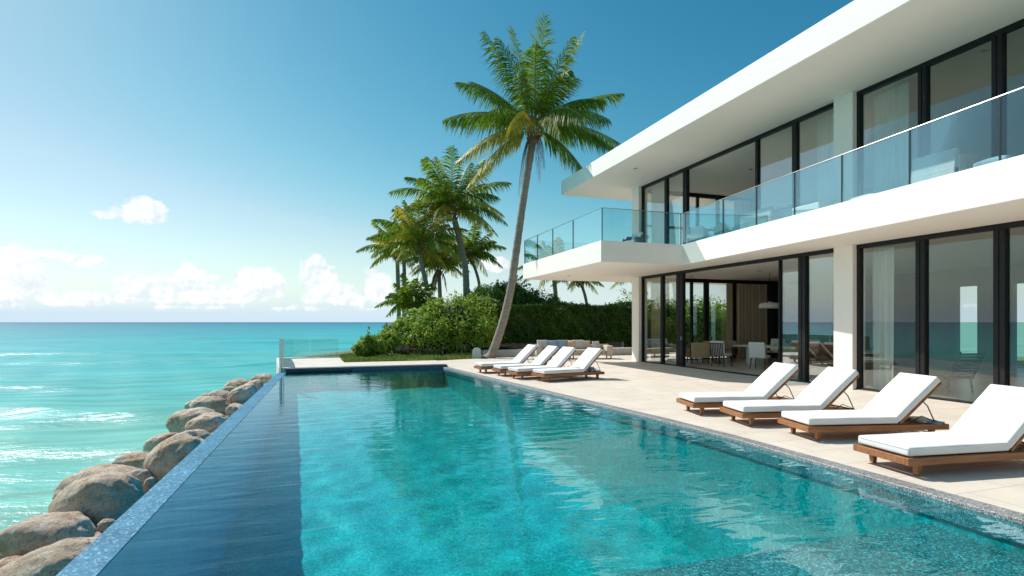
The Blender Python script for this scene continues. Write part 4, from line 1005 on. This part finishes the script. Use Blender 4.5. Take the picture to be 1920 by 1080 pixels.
def palm(trunk_pts, r0, r1, crown, tips, label, scale=1.0, n=46, L=.85, name='coconut_palm', boots=True, rings=True, w=.05, deads=(), nuts=0):
    root = empty(name, trunk_pts[0], 0, label, 'palm tree'); o0 = Vector(trunk_pts[0])
    # smooth trunk
    P = [Vector(p)-o0 for p in trunk_pts]; m = 70
    pts, rad = [], []
    for i in range(m+1):
        s = i/m*(len(P)-1); k = min(int(s), len(P)-2); f = s-k
        p0, p1, p2, p3 = P[max(k-1, 0)], P[k], P[k+1], P[min(k+2, len(P)-1)]
        q = .5*((2*p1)+(-p0+p2)*f+(2*p0-5*p1+4*p2-p3)*f*f+(-p0+3*p1-3*p2+p3)*f**3)
        pts.append(q); h = i/m
        rr = r0*(1-h)+r1*h
        if h < .10: rr *= 1+1.0*((.10-h)/.10)**1.6
        if rings: rr *= 1+.045*math.sin(i*2.4)+.02*math.sin(i*5.1)
        rad.append(rr)
    MB().tube(pts, rad, 18).build('trunk', 'bark', root, smooth=True)
    mb = MB(); c = np.array(crown)-np.array(trunk_pts[0])
    for tp in tips:
        dx, dz, dy, sag, mi = tp[:5]
        tip = c+(RT*dx+UP*dz+FW*dy)*scale
        mid = c+(RT*dx*.48+FW*dy*.48+UP*(dz*.5+sag))*scale
        ln = math.dist(c, tip)
        st = c+(tip-c)/ln*.18*scale+UP*.05
        frond(mb, st, mid, tip, n=n, L=L*(tp[5] if len(tp) > 5 else 1), mi=mi, w=w, droop=(tp[6] if len(tp) > 6 else .35), rad=.03*scale+.006)
    mb.build('crown', ['frond', 'frondy', 'frondd', 'rachis'], root)
    if boots:
        b = MB()
        for i in range(22):
            a = i*2.4; h = -.5+.045*i; rr = r1*1.3+.06*random.random()
            p = c+np.array([math.cos(a)*r1*.7, math.sin(a)*r1*.7, h*scale]); q = p+np.array([math.cos(a)*.30, math.sin(a)*.30, .34+.2*random.random()])*scale
            b.tube([tuple(p), tuple((p+q)/2+np.array([math.cos(a)*.05, math.sin(a)*.05, -.04])), tuple(q)], [.065*scale, .05*scale, .02*scale], 5)
        b.build('leaf_boots', 'barkbrown', root)
    for i in range(nuts):
        a = i*1.3+.4; u = MB(); u.lathe([(0, -.13), (.07, -.10), (.105, 0), (.08, .09), (0, .13)], 12)
        p = c+np.array([math.cos(a)*.28, math.sin(a)*.28, -.30-.08*(i % 3)]); u.build('coconut', 'barkbrown', root, smooth=True, loc=tuple(p))
    if deads:
        d = MB()
        for (dx, dz, dy, sag) in deads:
            tip = c+(RT*dx+UP*dz+FW*dy)*scale; mid = c+(RT*dx*.75+FW*dy*.8+UP*(dz*.35+sag))*scale
            frond(d, c+UP*-.25, mid, tip, n=34, L=L*.55, mi=2, w=w*.9, droop=1.0, rmi=2)
        d.build('dead_fronds', ['frond', 'frondy', 'frondd', 'frondd'], root)
    return root
# main leaning palm: pixel scale at its distance is about 25 mm per pixel
D0 = 25.2; k0 = D0/1000
tp = [(918, 674), (927, 652), (944, 600), (958, 540), (968, 470), (979, 390), (990, 320), (1001, 255)]
tr = [at(px, py, t=D0) for px, py in tp]; tr[0].z = -.05
C0 = at(1002, 243, t=D0)
def tipsrel(lst, cx, cy, k):
    return [((px-cx)*k, (cy-py)*k)+tuple(rest) for (px, py, *rest) in lst]
main = tipsrel([
 (910, 74, -.6, .35, 0, 1.0, .25), (962, 44, .5, .25, 0, 1.0, .15), (1021, 42, -.5, .2, 0, 1.05, .12), 
 (1092, 60, .2, .35, 0, 1.0, .2), (1070, 90, -1.0, .5, 0, 1, .3), (935, 100, -1.3, .6, 0, 1, .3),
 (1170, 168, .4, .8, 0, 1.0, .5), (1120, 215, -1.6, 1.1, 0, .95, .6), (1175, 262, .8, 1.1, 0, 1.0, .7), (1140, 292, -1.2, 1.15, 0, 1.0, .7), (1108, 335, .2, 1.0, 0, .9, .8),
 (857, 150, .2, .9, 0, .95, .5), (880, 128, 1.4, .6, 0, .9, .4), (835, 228, -.3, 1.1, 0, 1.0, .55), (848, 212, 1.2, 1.0, 0, .9, .5), (853, 300, .4, 1.2, 1, .95, .7), (876, 356, -.4, 1.1, 1, .9, .8),
 (958, 282, -3.2, 1.5, 1, 1.0, .8), (900, 262, -2.4, 1.5, 0, 1.0, .6), (1040, 290, -2.8, 1.6, 0, .9, .8), (1085, 235, 2.6, 1.1, 0, .9, .6), (930, 225, 2.8, 1.3, 0, .9, .6), (1000, 130, -2.2, .9, 0, 1, .4),
 (1060, 165, -1.8, .9, 0, .9, .4), (1078, 282, -3.8, 1.5, 0, .9, .7), (1122, 268, -2.9, 1.3, 0, .9, .7), (1085, 120, 1.5, .6, 0, 1, .35),  # includes two nearer fronds added to streak the roof fascia with shadow
], 1002, 243, k0)
main = [tuple(m[:5])+((m[5] if len(m) > 5 else 1)*(.9+.25*random.random()), (m[6] if len(m) > 6 else .35)*1.45+.1*random.random()) for m in main]
palm(tr, .215, .155, C0, main, 'tallest leaning coconut palm rising from the terrace beside the far loungers', n=86, L=1.12, w=.050,
     deads=[(-.75, -3.1, -.1, .9), (-.35, -2.3, -.5, .6), (.25, -2.4, .2, .7), (-.6, -2.5, .4, .7), (.45, -1.9, -.3, .6)], nuts=4)
def auto_palm(cx, cy, D, rpx, trunkpx, label, r=.16, n=40, yellow=.15, nf=24, seed=0, L=.8, base=-.05, dead=0, up=1.0, nuts=0):
    k = D/1000; tr = [at(px, py, t=D) for px, py in trunkpx]; b = tr[0]
    if b.z > base:
        d_ = (tr[0]-tr[1]); d_.normalize(); d_ = Vector((d_.x*.5, d_.y*.5, d_.z)); s_ = (b.z-base)/-d_.z
        tr = [b+d_*s_]+tr
    rnd = random.Random(seed); Rm = rpx*k; tips = []
    nf += 4
    for i in range(nf):
        a = i*2.399+rnd.random()*.5; e = 1-((i+.5)/nf)**1.15*1.5*up        # 1 = straight up, below 0 = hanging
        h = math.sqrt(max(0, 1-min(1, abs(e))**2))
        rr = Rm*(.85+.25*rnd.random())
        dx, dy = math.cos(a)*h*rr, math.sin(a)*h*rr
        dz = e*rr*(1.0 if e > 0 else .9)
        tips.append((dx, dz, dy, .12*rr+.30*rr*h*(1-max(e, 0)*.5), 1 if (rnd.random() < yellow or (i > nf-5 and yellow > .1)) else 0, 1, .25+.5*h))
    deads = [((rnd.random()-.5)*.5*Rm, -(.6+.3*rnd.random())*Rm, (rnd.random()-.5)*.4*Rm, .15*Rm) for _ in range(dead)]
    palm(tr, r*1.0, r*.85, at(cx, cy, t=D), tips, label, n=n, L=L*Rm/3.5, w=.068*max(1, D/32), deads=deads, nuts=nuts)
auto_palm(848, 400, 37, 112, [(875, 560), (872, 500), (862, 450), (852, 412)], 'second tallest coconut palm, straight trunk left of the leaning one', .24, 46, .12, 28, 3, .92, nuts=3)
auto_palm(786, 466, 36, 92, [(806, 570), (802, 545), (794, 510), (787, 478)], 'full crowned palm with slanting trunk left of the second tallest', .17, 40, .35, 26, 5, .95)
auto_palm(745, 478, 40, 70, [(748, 600), (747, 560), (746, 520), (745, 488)], 'yellowing palm at the left behind the full crowned one', .17, 34, .5, 22, 8, .9)
auto_palm(757, 470, 42, 66, [(758, 600), (757, 560), (758, 520), (757, 480)], 'palm with its trunk close beside the yellowing one', .17, 30, .2, 20, 18, .9)
auto_palm(772, 578, 34, 66, [(766, 640), (768, 620), (770, 600), (772, 584)], 'smallest palm low against the sea horizon on the left', .15, 36, .1, 20, 10, .95, up=.9)
auto_palm(823, 500, 42, 66, [(826, 575), (825, 555), (824, 530), (823, 508)], 'thick headed palm with dead hanging fronds between the trunks', .17, 32, .55, 24, 12, .9, dead=6)
auto_palm(881, 484, 43, 66, [(899, 545), (897, 525), (890, 502), (882, 488)], 'slim curved palm just right of the second tallest trunk', .13, 34, .08, 22, 14, .95, up=1.05)
auto_palm(1038, 512, 40, 68, [(1043, 600), (1042, 560), (1040, 535), (1038, 518)], 'palm showing its crown behind the glass balcony corner', .18, 34, .2, 24, 16, .9)
auto_palm(1088, 528, 42, 52, [(1101, 580), (1097, 555), (1091, 536)], 'small palm above the hedge under the balcony, right one of two', .13, 30, .15, 18, 21, .9)
auto_palm(1192, 520, 42, 60, [(1190, 600), (1190, 560), (1191, 530)], 'palm half hidden behind the far ground floor column', .16, 28, .2, 20, 24, .9)

# ================================================================= INTERIOR FURNITURE
FL = .014
def dining_chair(loc, rz, label, slat=False):
    r = empty('dining_chair', (loc[0], loc[1], FL), R(rz), label, 'chair', 'chairs around the dining table')
    MB().box(-.27, .27, -.27, .27, .40, .50).build('seat', 'whitefab', r, bevel=.03, seg=3)
    Mx = Matrix.Translation((-.25, 0, .42)) @ Matrix.Rotation(R(-10), 4, 'Y')
    MB().box(-.05, .05, -.28, .28, 0, .56, M=Mx).build('backrest', 'whitefab', r, bevel=.03, seg=3)
    if slat:
        s = MB()
        for i in range(8): s.box(-.085, -.062, -.26+i*.069, -.235+i*.069, -.30, .48, M=Mx)
        s.box(-.09, -.056, -.28, .28, .47, .50, M=Mx); s.build('back_slats', 'walnut', r)
    for sx in (-1, 1):
        for sy in (-1, 1):
            MB().tube([(sx*.22, sy*.22, .42), (sx*.28, sy*.26, 0)], [.026, .016], 8).build('leg', 'walnut', r)
    for sy in (-1, 1):
        MB().tube([(-.24, sy*.29, .66), (.10, sy*.31, .68), (.24, sy*.30, .62), (.25, sy*.29, .42)], .018, 6).build('armrest', 'walnut', r)
    return r
dining_chair((14.05, 16.75), 20, 'white dining chair with slatted dark wood back facing the table', True)
dining_chair((14.55, 15.35), 28, 'large white armchair style dining chair nearest the open doorway')
dining_chair((17.7, 17.9), 200, 'beige topped chair on the far side of the dining table, left one', False)
dining_chair((18.0, 16.5), 190, 'beige topped chair on the far side of the dining table, right one', False)
dt = empty('dining_table', (16.3, 16.6, FL), R(6), 'white dining table under the white dome pendant lamp', 'table')
MB().box(-.62, .62, -1.35, 1.35, .70, .75).build('tabletop', 'whitefab', dt, bevel=.01)
MB().box(-.25, .25, -1.0, -.5, 0, .70).build('pedestal', 'whitefab', dt, bevel=.01)
MB().box(-.25, .25, .5, 1.0, 0, .70).build('pedestal', 'whitefab', dt, bevel=.01)
tz = .765
for i, (x, y, m, h, r_, lb) in enumerate([(16.1, 15.9, 'glassy', .24, .04, 'clear tall vase at the near end of the dining table'), (16.35, 15.7, 'glassy', .17, .055, 'wide clear jar at the near end of the dining table'), (16.5, 16.1, 'glassy', .2, .045, 'clear carafe in the middle of the tableware group'), (16.2, 16.3, 'glassy', .13, .05, 'low glass bowl left of the carafe on the table')]):
    v = MB().lathe([(0, 0), (r_, 0), (r_*1.1, h*.4), (r_*.6, h*.8), (r_*.7, h)], 16).build('glass_vase', 'fglass', smooth=True, loc=(x, y, tz)); tag(v, lb, 'vase')
pl = empty('pendant_lamp', (16.3, 16.7, Z1), 0, 'white dome pendant lamp hanging over the dining table', 'lamp')
MB().tube([(0, 0, -.004), (0, 0, -1.16)], .008, 6).build('cord', 'black', pl)
MB().lathe([(0, -1.13), (.05, -1.135), (.06, -1.17), (.28, -1.19), (.36, -1.23), (.385, -1.30), (.39, -1.40), (.375, -1.40), (.37, -1.31), (.30, -1.22), (0, -1.2)], 32).build('lamp_shade', 'lampwhite', pl, smooth=True)
def armchair(loc, rz, label, m='linen', w=.8):
    r = empty('armchair', (loc[0], loc[1], FL), R(rz), label, 'armchair')
    MB().box(-.36, .36, -w/2, w/2, .24, .44).build('seat', m, r, bevel=.03, seg=3)
    MB().box(-.42, -.30, -w/2, w/2, .24, .86).build('backrest', m, r, bevel=.03, seg=3)
    for s in (-1, 1):
        MB().box(-.34, .36, s*w/2-.05, s*w/2+.05, .24, .60).build('armrest', 'walnut', r, bevel=.02)
        for x in (-.33, .33): MB().tube([(x, s*(w/2-.05), .24), (x*1.06, s*(w/2-.03), 0)], [.028, .018], 8).build('leg', 'walnut', r)
    return r
armchair((14.15, 18.3), 70, 'tan armchair just inside the far edge of the doorway', 'tan', .72)
armchair((15.3, 19.0), 200, 'brown wooden framed armchair beside the garden window', 'tan', 1.0)
armchair((16.3, 19.3), 215, 'grey beige armchair in front of the taupe curtain', 'linen', .9)
tbl = MB().lathe([(0, 0), (.05, 0), (.06, .16), (.025, .2), (.02, .3), (0, .3)], 14).build('bottle', 'lampwhite', smooth=True, loc=(14.75, 19.1, .56)); tag(tbl, 'white bottle standing on the small table between the armchairs', 'bottle')
stb = empty('side_table', (14.75, 19.1, FL), 0, 'small dark side table between the tan armchairs', 'table')
MB().lathe([(0, .50), (.24, .50), (.24, .54), (0, .54)], 24).build('tabletop', 'walnut', stb)
MB().tube([(0, 0, 0), (0, 0, .5)], .03, 8).build('leg', 'walnut', stb)
ot = empty('ottoman', (14.6, 12.7, FL), R(8), 'pale square ottoman behind the glass pane left of the middle column', 'ottoman')
cushion('cushion_top', 'linen', (-.36, .36, -.36, .36, .24, .46), ot, .15); MB().box(-.33, .33, -.33, .33, .05, .25).build('base', 'linen', ot, bevel=.02)
for x in (-.27, .27):
    for y in (-.27, .27): MB().box(x-.02, x+.02, y-.02, y+.02, 0, .06).build('leg', 'walnut', ot)
# lounge furniture in the right hand room
def teak_chair(loc, rz, label):
    r = empty('lounge_chair', (loc[0], loc[1], FL), R(rz), label, 'chair')
    Mx = Matrix.Translation((-.30, 0, .32)) @ Matrix.Rotation(R(-24), 4, 'Y'); b = MB()
    for i in range(9): b.box(-.012, .012, -.32, .32, .04+i*.075, .09+i*.075, M=Mx)
    b.box(-.02, .02, -.35, -.32, 0, .74, M=Mx); b.box(-.02, .02, .32, .35, 0, .74, M=Mx); b.build('backrest', 'walnut', r)
    s = MB()
    for i in range(8): s.box(-.30+i*.08, -.24+i*.08, -.32, .32, .32, .345)
    s.build('seat', 'walnut', r)
    for sx in (-1, 1):
        for sy in (-1, 1): MB().tube([(sx*.28, sy*.3, .33), (sx*.32, sy*.32, 0)], .02, 6).build('leg', 'walnut', r)
    return r
teak_chair((14.2, 6.9), 110, 'dark slatted wooden lounge chair behind the wide pane of the right ground floor window')
teak_chair((14.3, 9.0), 80, 'dark slatted wooden chair beside the white sheer curtain')

# ================================================================= BALCONY FURNITURE
def wicker(loc, rz, label):
    r = empty('wicker_chair', (loc[0], loc[1], Z2+.002), R(rz), label, 'chair')
    b = MB(); k = 18; vs = []
    prof = [(.30, .06), (.36, .30), (.37, .46), (.34, .62)]
    for rr, z in prof:
        for i in range(k+1):
            a = -2.3+4.6*i/k; up = z*(1 if abs(a) < 1.3 else .8); vs.append((-math.cos(a)*rr, math.sin(a)*rr, up))
    fs = [(j*(k+1)+i, j*(k+1)+i+1, (j+1)*(k+1)+i+1, (j+1)*(k+1)+i) for j in range(3) for i in range(k)]
    b.add(vs, fs); o = b.build('shell', 'wicker', r, smooth=True); s_ = o.modifiers.new('s', 'SOLIDIFY'); s_.thickness = .03
    cushion('seat_cushion', 'whitefab', (-.28, .28, -.28, .28, .26, .42), r, .25)
    Mx = Matrix.Translation((-.20, 0, .40)) @ Matrix.Rotation(R(-15), 4, 'Y'); cushion('back_cushion', 'whitefab', (-.06, .08, -.24, .24, 0, .34), r, .4, M=Mx)
    for sx in (-1, 1):
        for sy in (-1, 1): MB().tube([(sx*.22, sy*.22, .26), (sx*.25, sy*.25, 0)], .014, 6).build('leg', 'black', r)
    return r
wicker((10.7, 17.6), 200, 'grey wicker armchair with white cushions alone on the projecting balcony')
wicker((12.0, 15.6), 225, 'grey wicker tub chair at the balcony corner by the open upper doors')
bench = empty('balcony_sofa', (11.95, 7.55, Z2+.002), 0, 'big boxy grey armchair on the balcony behind the rail at the right', 'armchair')
MB().box(-.45, .45, -.42, .42, .06, .40).build('seat', 'greycloth', bench, bevel=.02)
Mx = Matrix.Translation((-.42, 0, .05)) @ Matrix.Rotation(R(6), 4, 'Y')
MB().box(-.06, .06, -.42, .42, 0, .72, M=Mx).build('backrest', 'greycloth', bench, bevel=.015)
MB().box(-.34, .45, -.44, -.34, .06, .66).build('armrest', 'greycloth', bench, bevel=.015); MB().box(-.34, .45, .34, .44, .06, .60).build('armrest', 'greycloth', bench, bevel=.015)
MB().box(-.4, .4, -.38, .38, 0, .06).build('base', 'black', bench)
tag(cushion('pouf', 'bluecloth', (-.28, .28, -.28, .28, 0, .36), None, .3, loc=(11.6, 6.45, Z2+.01)), 'round teal pouf beside the boxy grey armchair on the balcony', 'pouf')
tag(cushion('pouf', 'whitefab', (-.30, .30, -.30, .30, 0, .26), None, .3, loc=(11.7, 9.0, Z2+.01)), 'low white pouf on the balcony in front of the right upper curtain', 'pouf')
tag(MB().box(-.32, .32, -.42, .42, 0, .36).build('low_table', 'whitefab', bevel=.03, loc=(11.8, 10.6, Z2+.004)), 'low white block table on the balcony before the middle column', 'table')
sf = empty('balcony_bench', (11.95, 12.4, Z2+.002), 0, 'long low grey sofa with cushions on the balcony behind the glass', 'sofa')
MB().box(-.4, .4, -.6, .6, .05, .34).build('seat', 'greycloth', sf, bevel=.03); MB().box(-.4, -.28, -.6, .6, .34, .58).build('backrest', 'greycloth', sf, bevel=.03)
uch = armchair((14.2, 15.2), 200, 'pale upholstered armchair inside the open upper floor room', 'greycloth', .9); uch.location.z = Z2+.004
pf = empty('potted_plant', (12.05, 14.4, Z2+.004), 0, 'small leafy potted plant beside the tub chair on the balcony', 'plant')
MB().lathe([(0, 0), (.11, 0), (.15, .24), (.13, .24), (.12, .21), (0, .21)], 20).build('pot', 'concrete', pf, smooth=True)
mbp = MB(); leaves_on([(0, 0, .38, .22, .22, .20)], 900, .05, mbp, inner=.2, zmin=.2); mbp.build('foliage', 'leafmid', pf)
